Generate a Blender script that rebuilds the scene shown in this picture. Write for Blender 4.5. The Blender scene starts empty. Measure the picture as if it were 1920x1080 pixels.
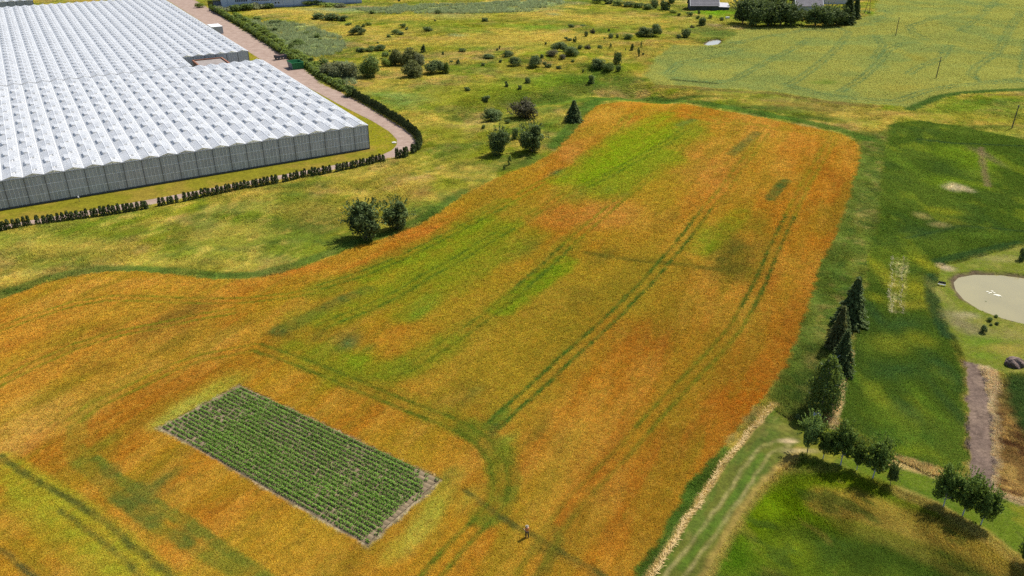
import bpy, bmesh, math, random
import numpy as np
from mathutils import Vector, Matrix

R = math.radians
SC = bpy.context.scene
COL = SC.collection
rng = np.random.default_rng(11)
random.seed(5)

# ------------------------------------------------------------------ camera, world, sun, exposure
CAM_H = 65.0
FPX = 1490.0
PITCH = R(27.2)
cd = bpy.data.cameras.new('camera')
cd.sensor_width = 36.0
cd.lens = FPX / 1920.0 * 36.0
cd.clip_start = 0.5
cd.clip_end = 20000
cam = bpy.data.objects.new('camera', cd)
cam.location = (0, 0, CAM_H)
cam.rotation_euler = (R(90) - PITCH, 0, 0)
COL.objects.link(cam)
SC.camera = cam

SUN_AZ, SUN_EL = R(52), R(56)
W = bpy.data.worlds.new('World')
SC.world = W
W.use_nodes = True
wn = W.node_tree.nodes
wn.clear()
sky = wn.new('ShaderNodeTexSky')
sky.sky_type = 'NISHITA'
sky.sun_disc = False
sky.sun_elevation = SUN_EL
sky.sun_rotation = SUN_AZ
sky.air_density = 1.0
sky.dust_density = 1.6
bg = wn.new('ShaderNodeBackground')
bg.inputs['Strength'].default_value = 0.088
wo = wn.new('ShaderNodeOutputWorld')
W.node_tree.links.new(sky.outputs[0], bg.inputs[0])
W.node_tree.links.new(bg.outputs[0], wo.inputs[0])

sd = Vector((math.sin(SUN_AZ) * math.cos(SUN_EL), math.cos(SUN_AZ) * math.cos(SUN_EL), math.sin(SUN_EL)))
sl = bpy.data.lights.new('sun', 'SUN')
sl.energy = 4.5
sl.angle = R(0.55)
sl.color = (1.0, 0.955, 0.88)
sun = bpy.data.objects.new('sun', sl)
sun.rotation_euler = sd.to_track_quat('Z', 'Y').to_euler()
sun.location = (100, 100, 300)
COL.objects.link(sun)

SC.view_settings.view_transform = 'Standard'
SC.view_settings.look = 'None'
SC.view_settings.exposure = 1.05
SC.view_settings.gamma = 1.0
SC.view_settings.use_curve_mapping = False
SC.cycles.use_denoising = False
SC.cycles.max_bounces = 6
SC.cycles.diffuse_bounces = 3
SC.cycles.transparent_max_bounces = 8
SC.cycles.use_fast_gi = False

# ------------------------------------------------------------------ surveying: photo directions to ground points
S_, C_ = math.sin(PITCH), math.cos(PITCH)

def smooth(e0, e1, v):
    t = np.clip((v - e0) / (e1 - e0), 0, 1)
    return t * t * (3 - 2 * t)

def _hash(ix, iy, seed):
    h = (ix.astype(np.int64) * 374761393 + iy.astype(np.int64) * 668265263 + seed * 974711) & 0x7fffffff
    h = ((h ^ (h >> 13)) * 1274126177) & 0x7fffffff
    return ((h ^ (h >> 16)) & 0xffff) / 65535.0

def vnoise(x, y, seed=0):
    ix = np.floor(x); iy = np.floor(y)
    fx = x - ix; fy = y - iy
    ux = fx * fx * (3 - 2 * fx); uy = fy * fy * (3 - 2 * fy)
    a = _hash(ix, iy, seed); b = _hash(ix + 1, iy, seed)
    c = _hash(ix, iy + 1, seed); d = _hash(ix + 1, iy + 1, seed)
    return (a + (b - a) * ux) * (1 - uy) + (c + (d - c) * ux) * uy

def fbm(x, y, scale, seed=0, octaves=4, ang=0.0, stretch=1.0):
    ca, sa = math.cos(ang), math.sin(ang)
    u = (x * ca + y * sa) / (scale * stretch)
    v = (-x * sa + y * ca) / scale
    s = 0.0; a = 0.5; tot = 0
    for k in range(octaves):
        s = s + a * vnoise(u * 2 ** k + 17.3 * k, v * 2 ** k - 9.1 * k, seed + k * 7)
        tot += a; a *= 0.5
    return s / tot

def ray0(px, py, h=0.0):
    u = (px - 960.0) / FPX; t = (py - 540.0) / FPX
    k = (CAM_H - h) / (S_ + t * C_)
    return u * k, (C_ - t * S_) * k

def seg_dist(X, Y, pts):
    D = np.full(X.shape, 1e9)
    for (x0, y0), (x1, y1) in zip(pts[:-1], pts[1:]):
        dx, dy = x1 - x0, y1 - y0
        L = dx * dx + dy * dy + 1e-9
        t = np.clip(((X - x0) * dx + (Y - y0) * dy) / L, 0, 1)
        D = np.minimum(D, (X - x0 - t * dx) ** 2 + (Y - y0 - t * dy) ** 2)
    return np.sqrt(D)

def inside(X, Y, pts):
    c = np.zeros(X.shape, bool)
    n = len(pts)
    for i in range(n):
        x0, y0 = pts[i]; x1, y1 = pts[(i + 1) % n]
        if y0 == y1:
            continue
        m = ((y0 > Y) != (y1 > Y)) & (X < (x1 - x0) * (Y - y0) / (y1 - y0) + x0)
        c ^= m
    return c

def sdist(X, Y, pts):           # positive inside
    d = seg_dist(X, Y, pts + [pts[0]])
    return np.where(inside(X, Y, pts), d, -d)

# greenhouse frame of reference
GH_O = (-38.6, 209.0)
GH_A = R(31.2)
def gh_local(X, Y):
    dx, dy = X - GH_O[0], Y - GH_O[1]
    return dx * math.cos(GH_A) + dy * math.sin(GH_A), -dx * math.sin(GH_A) + dy * math.cos(GH_A)

F0 = lambda L: [ray0(*p) for p in L]
POND = F0([(1793, 527), (1802, 518), (1830, 513), (1880, 514), (1935, 521), (2010, 536), (2040, 580), (2010, 625), (1925, 603), (1880, 591), (1840, 576), (1812, 558), (1797, 541)])
POND2 = F0([(1322, 82), (1330, 76), (1345, 73), (1352, 76), (1345, 82), (1330, 84)])
GULLY = F0([(880, 215), (960, 190), (1040, 178), (1100, 165), (1170, 172), (1235, 182)])
GULLY2 = F0([(1120, 135), (1150, 150), (1190, 165)])
BANK = F0([(1000, 112), (1060, 108), (1110, 118), (1150, 133)])
PLOT = F0([(450, 720), (293, 803), (690, 1030), (834, 900)])
MOUND = ray0(775, 345)

def height(X, Y):
    X = np.asarray(X, float); Y = np.asarray(Y, float)
    n = (vnoise(X / 55 + 3, Y / 55, 5) - .5) * 1.6 + (vnoise(X / 17, Y / 17, 8) - .5) * .35
    lx, ly = gh_local(X, Y)
    flat = 1 - smooth(14, 45, lx) * 1.0
    flat = np.where(ly < -22, 1 - smooth(22, 45, -ly), flat)
    flat = np.where((ly < 0) & (lx > 14), np.minimum(flat + 0, 1 - smooth(14, 45, np.hypot(np.maximum(lx - 0, 0), 0))), flat)
    plot = smooth(-14, -2, sdist(X, Y, PLOT))
    far = smooth(430, 540, Y) + smooth(70, 45, Y)
    edge = smooth(.55, .68, np.abs(X) / (Y + 30))
    n = n * (1 - np.clip(flat, 0, 1)) * (1 - plot) * np.clip(1 - far, 0, 1) * (1 - edge)
    g = seg_dist(X, Y, GULLY)
    n = n - 2.6 * np.exp(-(g / 9.0) ** 2)
    g = seg_dist(X, Y, GULLY2)
    n = n - 1.6 * np.exp(-(g / 7.0) ** 2)
    g = seg_dist(X, Y, BANK)
    n = n + 1.2 * np.exp(-(g / 9.0) ** 2)
    g = np.hypot(X - MOUND[0], Y - MOUND[1])
    n = n + 1.1 * np.exp(-(g / 7.0) ** 2)
    s = sdist(X, Y, POND)
    w = smooth(-1.6, 1.2, s)
    n = n * (1 - smooth(-12, -3, s)) + (-1.0 * w)
    s = sdist(X, Y, POND2)
    n = n * (1 - smooth(-9, -3, s)) - .9 * smooth(-3, 1.5, s)
    return n

def at(px, py):
    h = 0.0
    for _ in range(4):
        x, y = ray0(px, py, h)
        h = float(height(np.array([x]), np.array([y]))[0])
    return x, y, h

def at_many(L):
    A = np.array(L, float)
    h = np.zeros(len(A))
    for _ in range(4):
        u = (A[:, 0] - 960.0) / FPX; t = (A[:, 1] - 540.0) / FPX
        k = (CAM_H - h) / (S_ + t * C_)
        x, y = u * k, (C_ - t * S_) * k
        h = height(x, y)
    return x, y, h
F = lambda L: list(zip(*[a.tolist() for a in at_many(L)[:2]]))
def mpp(py):                      # metres per photo pixel across at that image row (ground)
    return CAM_H / (S_ + (py - 540) / FPX * C_) / FPX
def vert_m(py, hpx):              # height in metres of an upright thing hpx tall standing at row py
    t = (py - 540) / FPX
    z = CAM_H / (S_ + t * C_)
    # top at py-hpx : solve for h
    tt = (py - hpx - 540) / FPX
    y = (C_ - t * S_) * z
    # ray through tt at ground distance y
    return CAM_H - y * (S_ + tt * C_) / (C_ - tt * S_)

# ------------------------------------------------------------------ colour of the land (what grows where)
def L(r, g, b):
    v = np.array([r, g, b]) / 255.0
    return np.where(v <= 0.04045, v / 12.92, ((v + 0.055) / 1.055) ** 2.4)
K_ALB = 0.385
ORG = L(178, 120, 36); ORL = L(194, 146, 60); ORD = L(160, 100, 32)
YEL = L(168, 136, 38); OLV = L(140, 118, 34); OLD = L(104, 94, 34)
LIM = L(134, 144, 24); TRK = L(104, 118, 34); DGR = L(70, 94, 42); BGR = L(92, 108, 58)
MG = L(130, 132, 34); MT = L(184, 157, 70); MD = L(84, 102, 42); MO = L(158, 142, 58); MS = L(190, 166, 98)
LAWN = L(142, 136, 30); ROADC = L(186, 162, 146); STRAW = L(206, 180, 120); SOIL = L(132, 112, 98)
PAL = L(154, 150, 72); PALY = L(160, 154, 74); PALG = L(134, 142, 76); PTR = L(98, 118, 64)
RG = L(68, 86, 26); RGL = L(104, 124, 26); RGY = L(138, 136, 36); REED = L(132, 146, 104)

POLYS = {}
POLYS['grain'] = F([(-140, 640), (0, 562), (60, 540), (120, 522), (180, 512), (250, 510), (320, 516), (400, 526), (470, 525), (530, 513), (600, 490), (660, 466), (720, 449), (790, 421), (830, 396), (870, 366), (930, 336), (1000, 308), (1040, 286), (1065, 262), (1085, 238), (1100, 214), (1120, 199), (1160, 192), (1230, 194), (1320, 203), (1430, 222), (1520, 240), (1580, 254), (1606, 268), (1611, 285), (1606, 320), (1590, 375), (1565, 445), (1540, 500), (1517, 560), (1500, 620), (1470, 690), (1440, 738), (1400, 782), (1350, 838), (1300, 900), (1260, 960), (1225, 1020), (1195, 1075), (1120, 1190), (-400, 1190), (-400, 760)])
POLYS['pale'] = F([(1208, 140), (1230, 108), (1262, 84), (1322, 86), (1352, 84), (1378, 64), (1400, 52), (1480, 50), (1582, 50), (1612, 34), (1640, 29), (1642, 8), (1655, -20), (2300, -20), (2300, 190), (1920, 172), (1850, 172), (1790, 177), (1750, 190), (1700, 202), (1640, 196), (1560, 190), (1450, 172), (1340, 166), (1230, 160)])
POLYS['green'] = F([(1668, 234), (1720, 226), (1800, 238), (1920, 262), (2300, 330), (2300, 440), (1990, 448), (1900, 462), (1860, 473), (1800, 488), (1762, 497), (1750, 540), (1762, 580), (1778, 620), (1795, 660), (1807, 690), (1812, 800), (1812, 862), (1800, 880), (1740, 872), (1690, 858), (1630, 826), (1585, 800), (1568, 778), (1574, 750), (1588, 690), (1606, 620), (1618, 560), (1628, 480), (1648, 400), (1655, 300)])
POLYS['yard'] = F([(1762, 498), (1800, 491), (1860, 475), (1900, 464), (1990, 450), (2300, 440), (2300, 740), (1905, 700), (1885, 702), (1840, 690), (1812, 680), (1798, 650), (1782, 620), (1765, 580), (1754, 540)])
POLYS['soil'] = F([(1808, 682), (1820, 678), (1838, 684), (1850, 730), (1858, 800), (1862, 922), (1840, 915), (1817, 902), (1815, 780)])
POLYS['lawn2'] = F([(1455, 830), (1500, 850), (1560, 872), (1600, 880), (1640, 895), (1700, 925), (1760, 945), (1850, 1000), (1920, 1050), (2100, 1160), (2200, 1160), (2200, 960), (1920, 945), (1862, 924), (1815, 905), (1740, 890), (1680, 862), (1620, 835), (1560, 800), (1500, 800)])
GP = lambda lx, ly: (GH_O[0] + lx * math.cos(GH_A) - ly * math.sin(GH_A), GH_O[1] + lx * math.sin(GH_A) + ly * math.cos(GH_A))
ROAD_IN = F0([(-260, 472), (0, 423), (100, 406), (300, 371), (480, 337), (600, 315), (680, 299), (715, 291), (735, 282), (744, 272), (744, 262), (732, 248), (700, 228), (640, 198), (585, 168), (560, 155), (540, 147), (505, 122), (455, 90), (400, 55), (345, 20), (300, -8)])
ROAD_OUT = F0([(-260, 487), (0, 431), (100, 417), (300, 381), (480, 346), (600, 324), (700, 304), (748, 294), (770, 284), (781, 271), (777, 256), (755, 239), (700, 206), (655, 180), (625, 166), (604, 158), (585, 140), (555, 118), (520, 96), (470, 64), (425, 36), (383, 10), (352, -8)])

PAINT = []
def poly(name_or_pts, c, soft=.4, s=1., warp='f'):
    pts = POLYS[name_or_pts] if isinstance(name_or_pts, str) else F(name_or_pts)
    PAINT.append(('poly', pts, c, soft, s, warp))
def line(pts, w, c, s=1., soft=.5, warp='f', off=0., brk=0.):
    PAINT.append(('line', F(pts), c, w, s, soft, warp, off, brk))
FIELD_DIR = R(90 - 26)
def blob(px, py, rx, ry, c, s=1., warp='b', rg=None):
    (x, y), = F([(px, py)])
    m = mpp(py)
    t = (py - 540) / FPX
    dd = m * FPX / (py + 224.0) / C_
    PAINT.append(('blob', x, y, rx * m, ry * dd, c, s, warp, rg))
def noisy(region, c, scale, lo, hi, s=1., seed=1, ang=0., stretch=1.):
    PAINT.append(('noise', region, c, scale, lo, hi, s, seed, ang, stretch))
def tram(pts, c=TRK, s=.85, w=.2, gauge=1.9, brk=.3):
    for o in (-gauge / 2, gauge / 2):
        PAINT.append(('line', F(pts), c, w, s, .34, 't', o, brk))

# --- meadow everywhere
noisy(None, MT, 26, .44, .62, .75, 3)
noisy(None, MO, 9, .42, .62, .6, 4)
noisy(None, MT, 5, .52, .68, .7, 5, R(60), 2.2)
noisy(None, MD, 14, .54, .68, .6, 6)
noisy(None, L(176, 140, 92), 11, .56, .72, .5, 8)
noisy(None, L(116, 130, 40), 18, .52, .66, .6, 9)
noisy(None, MD, 3, .60, .74, .5, 7)
noisy(None, L(200, 172, 84), 1.6, .58, .74, .45, 11, R(70), 2.4)
noisy(None, L(96, 110, 38), 1.3, .60, .76, .5, 12, R(60), 1.8)
# left meadow in front of the thujas: golden tufts
poly([(1500, 862), (1560, 880), (1700, 930), (1850, 1005), (1960, 1060), (2150, 1190), (1250, 1190), (1330, 1085), (1400, 960)], L(104, 122, 22), 1.5, .85)
for (x, y, rx, ry, c, s) in [
    (150, 470, 190, 22, MT, .55), (420, 440, 120, 18, MT, .5), (90, 510, 120, 14, MT, .45), (560, 400, 90, 20, MT, .45), (330, 490, 150, 12, MT, .5),
    (200, 440, 60, 9, MG, .6), (640, 380, 60, 14, MG, .5), (760, 345, 34, 12, MT, .8), (790, 362, 30, 8, L(150, 116, 56), .6), (740, 375, 40, 9, L(128, 112, 50), .5),
    (850, 330, 34, 10, MT, .7), (880, 318, 26, 7, MT, .6), (830, 345, 40, 18, MG, .7), (800, 400, 40, 18, MD, .7), (860, 375, 24, 10, MD, .6),
    (620, 345, 110, 12, MG, .55), (560, 348, 60, 8, MD, .55), (860, 300, 70, 16, MG, .6), (900, 320, 30, 8, MT, .4), (730, 320, 60, 10, MT, .4),
    (590, 470, 50, 10, MG, .5), (500, 500, 60, 8, MO, .5), (430, 515, 80, 6, MD, .8), (260, 505, 90, 4, MD, .45), (30, 548, 70, 9, MD, .7),
    (640, 455, 50, 8, MD, .6), (700, 445, 60, 9, MD, .7),
    # far meadow
    (560, 75, 70, 18, REED, .9), (600, 85, 50, 18, REED, .8), (540, 50, 60, 8, REED, .7), (500, 60, 40, 10, REED, .6), (640, 140, 36, 18, L(142, 146, 100), .8),
    (700, 17, 150, 6, REED, .7), (620, 20, 60, 7, REED, .5), (680, 14, 40, 3, L(150, 116, 92), .6), (900, 16, 160, 7, REED, .75), (1000, 6, 90, 6, REED, .8), (850, 32, 70, 8, REED, .5),
    (880, 40, 120, 12, MG, .6), (760, 32, 120, 8, MT, .5), (560, 22, 80, 5, MT, .75), (480, 26, 40, 4, MT, .5), (720, 60, 120, 10, MT, .6), (640, 55, 60, 6, MT, .7),
    (900, 78, 200, 12, MT, .65), (1000, 70, 160, 9, MT, .7), (1060, 30, 180, 10, MT, .6), (1200, 40, 160, 10, MT, .6), (1150, 20, 60, 4, MG, .5),
    (1010, 52, 50, 7, L(120, 142, 44), .8), (1030, 41, 34, 4, MD, .5), (1110, 25, 34, 4, MD, .6), (1040, 27, 20, 3, REED, .5), (860, 66, 26, 4, REED, .6),
    (800, 95, 60, 10, MG, .6), (760, 185, 60, 16, L(112, 138, 70), .7), (720, 175, 40, 12, L(112, 138, 70), .5), (820, 180, 60, 16, MT, .4), (800, 215, 60, 10, MT, .3),
    (880, 180, 120, 20, MG, .75), (960, 165, 100, 16, L(122, 136, 32), .8), (840, 250, 90, 20, MG, .6), (1000, 195, 80, 18, MD, .7), (1100, 160, 90, 14, L(84, 110, 34), .85),
    (1070, 190, 60, 18, L(84, 108, 36), .8), (1120, 185, 70, 8, L(92, 116, 36), .7), (1040, 150, 70, 12, L(120, 138, 34), .8), (1160, 120, 60, 12, MG, .6), (1030, 230, 30, 24, L(88, 112, 36), .8),
    (1110, 130, 40, 8, L(80, 108, 38), .8), (1200, 100, 60, 12, MT, .5), (1210, 115, 20, 30, L(160, 128, 66), .55), (1150, 82, 80, 6, MT, .6), (1260, 78, 50, 4, L(168, 130, 62), .6),
    (1320, 55, 60, 16, L(110, 122, 46), .75), (1350, 62, 50, 10, L(96, 112, 52), .6), (1230, 58, 50, 8, MG, .4), (1380, 52, 24, 3, STRAW, .6), (1342, 48, 14, 3, L(146, 120, 96), .6),
    (1345, 24, 60, 7, L(112, 150, 26), .95), (1400, 38, 30, 8, L(90, 128, 30), .8), (1400, 20, 30, 12, MD, .7), (1240, 5, 80, 4, MT, .4), (1300, 4, 40, 3, STRAW, .5),
    (1630, 24, 16, 4, L(120, 150, 30), .8), (1500, 20, 120, 14, MD, .7),
    # margin between grain and the pale field
    (1320, 182, 110, 8, L(156, 134, 58), .8), (1500, 200, 120, 12, L(150, 124, 62), .75), (1560, 190, 90, 8, L(120, 112, 56), .5), (1680, 215, 70, 8, L(178, 146, 76), .7),
    (1400, 202, 130, 5, MD, .8), (1510, 222, 120, 6, MD, .8), (1280, 187, 90, 4, L(74, 100, 36), .9), (1620, 255, 30, 12, MD, .7), (1200, 172, 60, 6, MG, .5),
    (1800, 205, 110, 16, L(120, 136, 40), .85), (1900, 225, 90, 10, L(146, 140, 44), .8), (1870, 190, 80, 8, L(90, 120, 40), .7), (1760, 222, 60, 6, L(150, 140, 50), .6), (1850, 240, 80, 4, MD, .6),
    # rough strip right of the grain
    (1640, 320, 24, 50, L(120, 116, 52), .8), (1615, 380, 26, 50, L(118, 112, 54), .8), (1590, 450, 26, 40, L(96, 112, 40), .8), (1560, 520, 30, 40, L(76, 104, 36), .9), (1545, 580, 26, 40, L(78, 110, 40), .9),
    (1650, 350, 8, 60, L(168, 148, 84), .6), (1610, 420, 8, 30, L(160, 138, 80), .5), (1520, 640, 26, 30, L(80, 108, 40), .9), (1495, 690, 30, 30, L(96, 110, 44), .8), (1530, 640, 14, 18, L(140, 116, 60), .6),
    (1470, 730, 30, 20, L(112, 118, 46), .8), (1510, 700, 20, 14, L(148, 128, 62), .6), (1650, 460, 16, 40, L(96, 120, 34), .7), (1480, 770, 40, 16, L(110, 118, 44), .7),
    # bottom right grassland
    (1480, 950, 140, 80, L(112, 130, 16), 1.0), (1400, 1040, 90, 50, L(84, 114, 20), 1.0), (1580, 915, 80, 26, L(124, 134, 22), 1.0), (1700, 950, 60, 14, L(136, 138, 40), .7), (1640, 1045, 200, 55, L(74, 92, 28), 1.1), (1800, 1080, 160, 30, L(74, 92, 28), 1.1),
    (1480, 1040, 60, 30, L(130, 138, 30), .6)]:
    blob(x, y, rx, ry, c, s)
line([(1550, 945), (1610, 950), (1680, 972), (1740, 995), (1800, 1015), (1880, 1048), (1960, 1085)], 1.6, L(172, 140, 62), .7, 1.6, 'b')
line([(1600, 975), (1660, 990), (1740, 1025), (1800, 1055), (1900, 1095)], 1.8, L(150, 126, 56), .4, 2.0, 'b')
noisy([(1340, 900), (1980, 900), (2100, 1160), (1250, 1160)], L(176, 146, 70), 1.6, .64, .78, .3, 31, R(-50), 3.0)
noisy([(1340, 900), (1980, 900), (2100, 1160), (1250, 1160)], L(74, 96, 34), 2.2, .60, .74, .6, 32, R(-40), 2.0)
poly([(1618, 262), (1668, 236), (1655, 300), (1650, 400), (1630, 480), (1620, 560), (1608, 620), (1590, 690), (1576, 750), (1568, 780), (1500, 800), (1440, 745), (1470, 690), (1500, 620), (1517, 560), (1540, 500), (1565, 445), (1592, 375), (1608, 320)], L(94, 110, 42), 1.2, .7, 'b')
noisy([(1618, 262), (1668, 236), (1620, 560), (1568, 780), (1440, 745), (1540, 500)], L(150, 132, 72), 2.5, .56, .72, .55, 91)
noisy([(1618, 262), (1668, 236), (1620, 560), (1568, 780), (1440, 745), (1540, 500)], L(66, 92, 36), 2.0, .54, .70, .6, 92)
# lodged dark grass edges of the grain
line([(0, 556), (60, 534), (120, 517), (180, 506), (250, 504), (320, 509), (400, 518), (470, 517), (530, 505), (600, 481), (660, 458), (720, 442), (790, 413), (830, 388), (870, 358)], 1.1, L(84, 108, 42), .7, .8)
line([(1040, 276), (1062, 252), (1082, 230), (1098, 205), (1120, 190), (1160, 184), (1230, 187), (1320, 195), (1430, 214), (1520, 232), (1580, 246), (1620, 262)], 1.8, L(82, 110, 40), .85, 1.6)
line([(1618, 285), (1612, 330), (1598, 380), (1574, 450), (1548, 510), (1524, 570), (1508, 628), (1478, 696)], .8, L(104, 116, 44), .7, .8)
line([(1350, 846), (1306, 906), (1266, 966), (1230, 1026), (1200, 1082)], 1.2, L(84, 110, 38), .9, 1.0, 'f', -.6)

# --- lawn round the greenhouse
PAINT.append(('ghlawn',))
# --- grain field
poly('grain', ORG, .35)
GR = [(-400, 500), (1700, 150), (1700, 1190), (-400, 1190)]
noisy('grain', ORL, 16, .46, .70, .45, 41, FIELD_DIR, 2.2)
noisy('grain', ORD, 18, .46, .70, .5, 42, FIELD_DIR, 2.2)
noisy('grain', YEL, 10, .46, .70, .40, 43, FIELD_DIR, 3)
noisy('grain', OLV, 4, .54, .76, .25, 44, FIELD_DIR, 4)
noisy('grain', ORL, 1.6, .50, .78, .3, 45, FIELD_DIR, 5)
noisy('grain', ORD, 1.8, .50, .78, .3, 46, FIELD_DIR, 5)
for (x, y, rx, ry, c, s) in [
    (1330, 720, 150, 110, ORD, .65), (1450, 560, 60, 130, ORD, .6), (1400, 740, 80, 60, L(176, 104, 26), .7), (1250, 820, 120, 90, ORD, .7), (1150, 960, 130, 100, ORD, .6), (1560, 340, 30, 90, ORD, .7),
    (1250, 640, 110, 60, ORD, .5), (1060, 900, 80, 60, L(168, 112, 40), .5), (1320, 320, 110, 60, L(196, 136, 60), .7), (1180, 400, 110, 36, L(190, 132, 60), .8), (1050, 400, 70, 26, L(178, 118, 48), .7),
    (1400, 250, 160, 26, L(194, 140, 60), .6), (1500, 270, 60, 24, L(190, 130, 50), .6), (1150, 222, 60, 20, L(196, 138, 60), .8), (1080, 290, 50, 26, L(192, 134, 62), .8), (900, 350, 60, 18, L(194, 134, 60), .9),
    (780, 440, 90, 14, L(188, 118, 44), .8), (600, 505, 90, 14, L(192, 122, 44), .8), (260, 530, 180, 14, L(196, 140, 58), .8), (120, 560, 110, 20, L(188, 140, 56), .6),
    (1110, 530, 150, 60, YEL, .75), (1000, 620, 130, 60, YEL, .7), (900, 660, 110, 50, L(176, 138, 46), .7), (860, 590, 120, 40, YEL, .6), (950, 700, 110, 40, L(160, 128, 38), .6), (1040, 560, 70, 30, OLV, .7),
    (820, 520, 130, 40, L(158, 134, 30), .8), (880, 470, 90, 32, LIM, .75), (860, 500, 60, 18, L(128, 140, 24), .6), (940, 480, 50, 20, OLD, .6), (985, 470, 34, 14, L(96, 98, 40), .75), (900, 440, 40, 12, LIM, .6),
    (1130, 330, 60, 30, LIM, .9), (1190, 300, 70, 34, LIM, .95), (1240, 265, 60, 26, LIM, .9), (1290, 245, 46, 14, L(134, 140, 40), .8), (1160, 350, 60, 18, L(140, 138, 36), .8), (1220, 315, 50, 18, L(120, 130, 34), .7), (1105, 310, 30, 16, L(150, 140, 36), .6),
    (1090, 365, 40, 8, L(118, 110, 40), .6), (1045, 326, 20, 7, BGR, .8), (1062, 332, 16, 4, BGR, .6), (1170, 366, 16, 4, BGR, .4), (1140, 356, 14, 4, BGR, .4),
    (1335, 455, 44, 24, L(140, 140, 34), .9), (1375, 478, 52, 40, OLD, .8), (1400, 500, 40, 30, L(118, 100, 34), .7), (1420, 425, 36, 20, OLV, .6), (1370, 440, 30, 12, OLD, .5),
    (1130, 482, 50, 8, OLD, .6), (1200, 495, 50, 8, OLV, .6), (1060, 480, 40, 8, OLV, .4), (1280, 500, 60, 6, OLV, .4), (1100, 560, 50, 24, OLD, .6), (1160, 530, 46, 18, OLV, .7), (1060, 600, 50, 20, OLV, .55),
    (640, 640, 60, 14, L(104, 100, 44), .7), (660, 645, 40, 9, BGR, .65), (600, 630, 40, 8, DGR, .5), (690, 655, 26, 6, DGR, .5), (550, 640, 60, 18, OLV, .6),
    (650, 690, 90, 22, L(136, 136, 30), .85), (600, 665, 50, 14, L(136, 134, 34), .8), (740, 692, 50, 12, L(122, 132, 34), .85), (760, 690, 24, 8, DGR, .7), (700, 700, 60, 16, L(132, 128, 32), .7),
    (800, 572, 40, 16, L(136, 146, 48), .8), (790, 588, 30, 8, L(104, 130, 40), .7), (870, 745, 60, 26, L(112, 96, 42), .75), (885, 738, 22, 10, BGR, .5), (850, 720, 60, 20, L(140, 116, 40), .5), (925, 760, 26, 20, OLV, .5), (1010, 800, 40, 16, OLD, .4), (1050, 820, 40, 14, OLD, .35),
    (520, 560, 70, 12, YEL, .6), (560, 580, 60, 14, L(168, 128, 36), .6), (620, 570, 60, 14, L(150, 122, 40), .5),
    (330, 600, 80, 22, L(134, 100, 38), .7), (340, 640, 60, 22, L(132, 96, 40), .7), (170, 620, 80, 20, L(150, 104, 34), .7), (120, 640, 60, 12, OLV, .5), (200, 690, 70, 16, L(140, 96, 34), .7), (100, 745, 70, 10, L(136, 98, 40), .7), (50, 650, 60, 30, L(176, 110, 36), .5),
    (420, 640, 60, 22, L(196, 142, 66), .7), (250, 710, 60, 20, L(200, 144, 66), .7), (60, 800, 110, 34, L(202, 150, 80), .8), (160, 770, 90, 20, L(196, 146, 66), .6), (40, 760, 60, 12, L(196, 150, 70), .6), (300, 690, 40, 14, L(200, 142, 70), .6),
    (380, 750, 100, 22, L(166, 152, 56), .85), (330, 775, 60, 14, L(172, 156, 66), .7), (420, 725, 50, 10, L(164, 144, 50), .7), (460, 710, 40, 8, L(160, 130, 40), .5), (300, 790, 30, 10, L(160, 150, 60), .5),
    (820, 950, 46, 40, L(162, 146, 52), .9), (780, 1000, 50, 30, L(172, 152, 60), .85), (740, 1030, 44, 18, L(170, 142, 48), .7), (850, 905, 36, 20, L(150, 132, 46), .8), (880, 940, 30, 16, L(164, 146, 54), .5), (840, 890, 26, 10, L(98, 104, 44), .6),
    (560, 900, 60, 14, L(184, 118, 36), .4), (200, 830, 30, 12, L(140, 122, 36), .6), (170, 850, 24, 14, OLV, .5), (310, 905, 34, 22, L(100, 104, 44), .6), (330, 920, 20, 10, DGR, .2), (280, 900, 50, 30, OLV, .5), (390, 960, 60, 20, ORD, .3),
    (950, 830, 22, 16, L(160, 150, 54), .8), (945, 860, 20, 40, L(136, 132, 36), .7)]:
    blob(x, y, rx, ry, c, s, 'b', 'grain')
noisy('grain', YEL, 7, .46, .66, .45, 141, FIELD_DIR, 4.5)
noisy('grain', OLV, 3.2, .54, .72, .42, 142, FIELD_DIR, 6)
noisy('grain', ORL, 3.0, .56, .74, .35, 143, FIELD_DIR, 6)
for x, y, rx, ry, c, s in [(1000, 600, 170, 80, L(158, 128, 38), .55), (830, 640, 150, 60, L(162, 132, 40), .5), (1180, 500, 120, 60, L(164, 130, 40), .5), (900, 500, 140, 50, L(150, 132, 36), .6), (1180, 300, 100, 50, LIM, .6), (1230, 350, 70, 40, YEL, .6), (700, 560, 120, 30, YEL, .6), (1000, 720, 100, 50, YEL, .45)]:
    blob(x, y, rx, ry, c, s, 'b', 'grain')
noisy('grain', OLV, .9, .56, .80, .3, 47, FIELD_DIR, 3)
noisy('grain', L(120, 84, 34), .8, .58, .80, .3, 49)
noisy('grain', ORL, .6, .56, .80, .3, 48)
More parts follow.
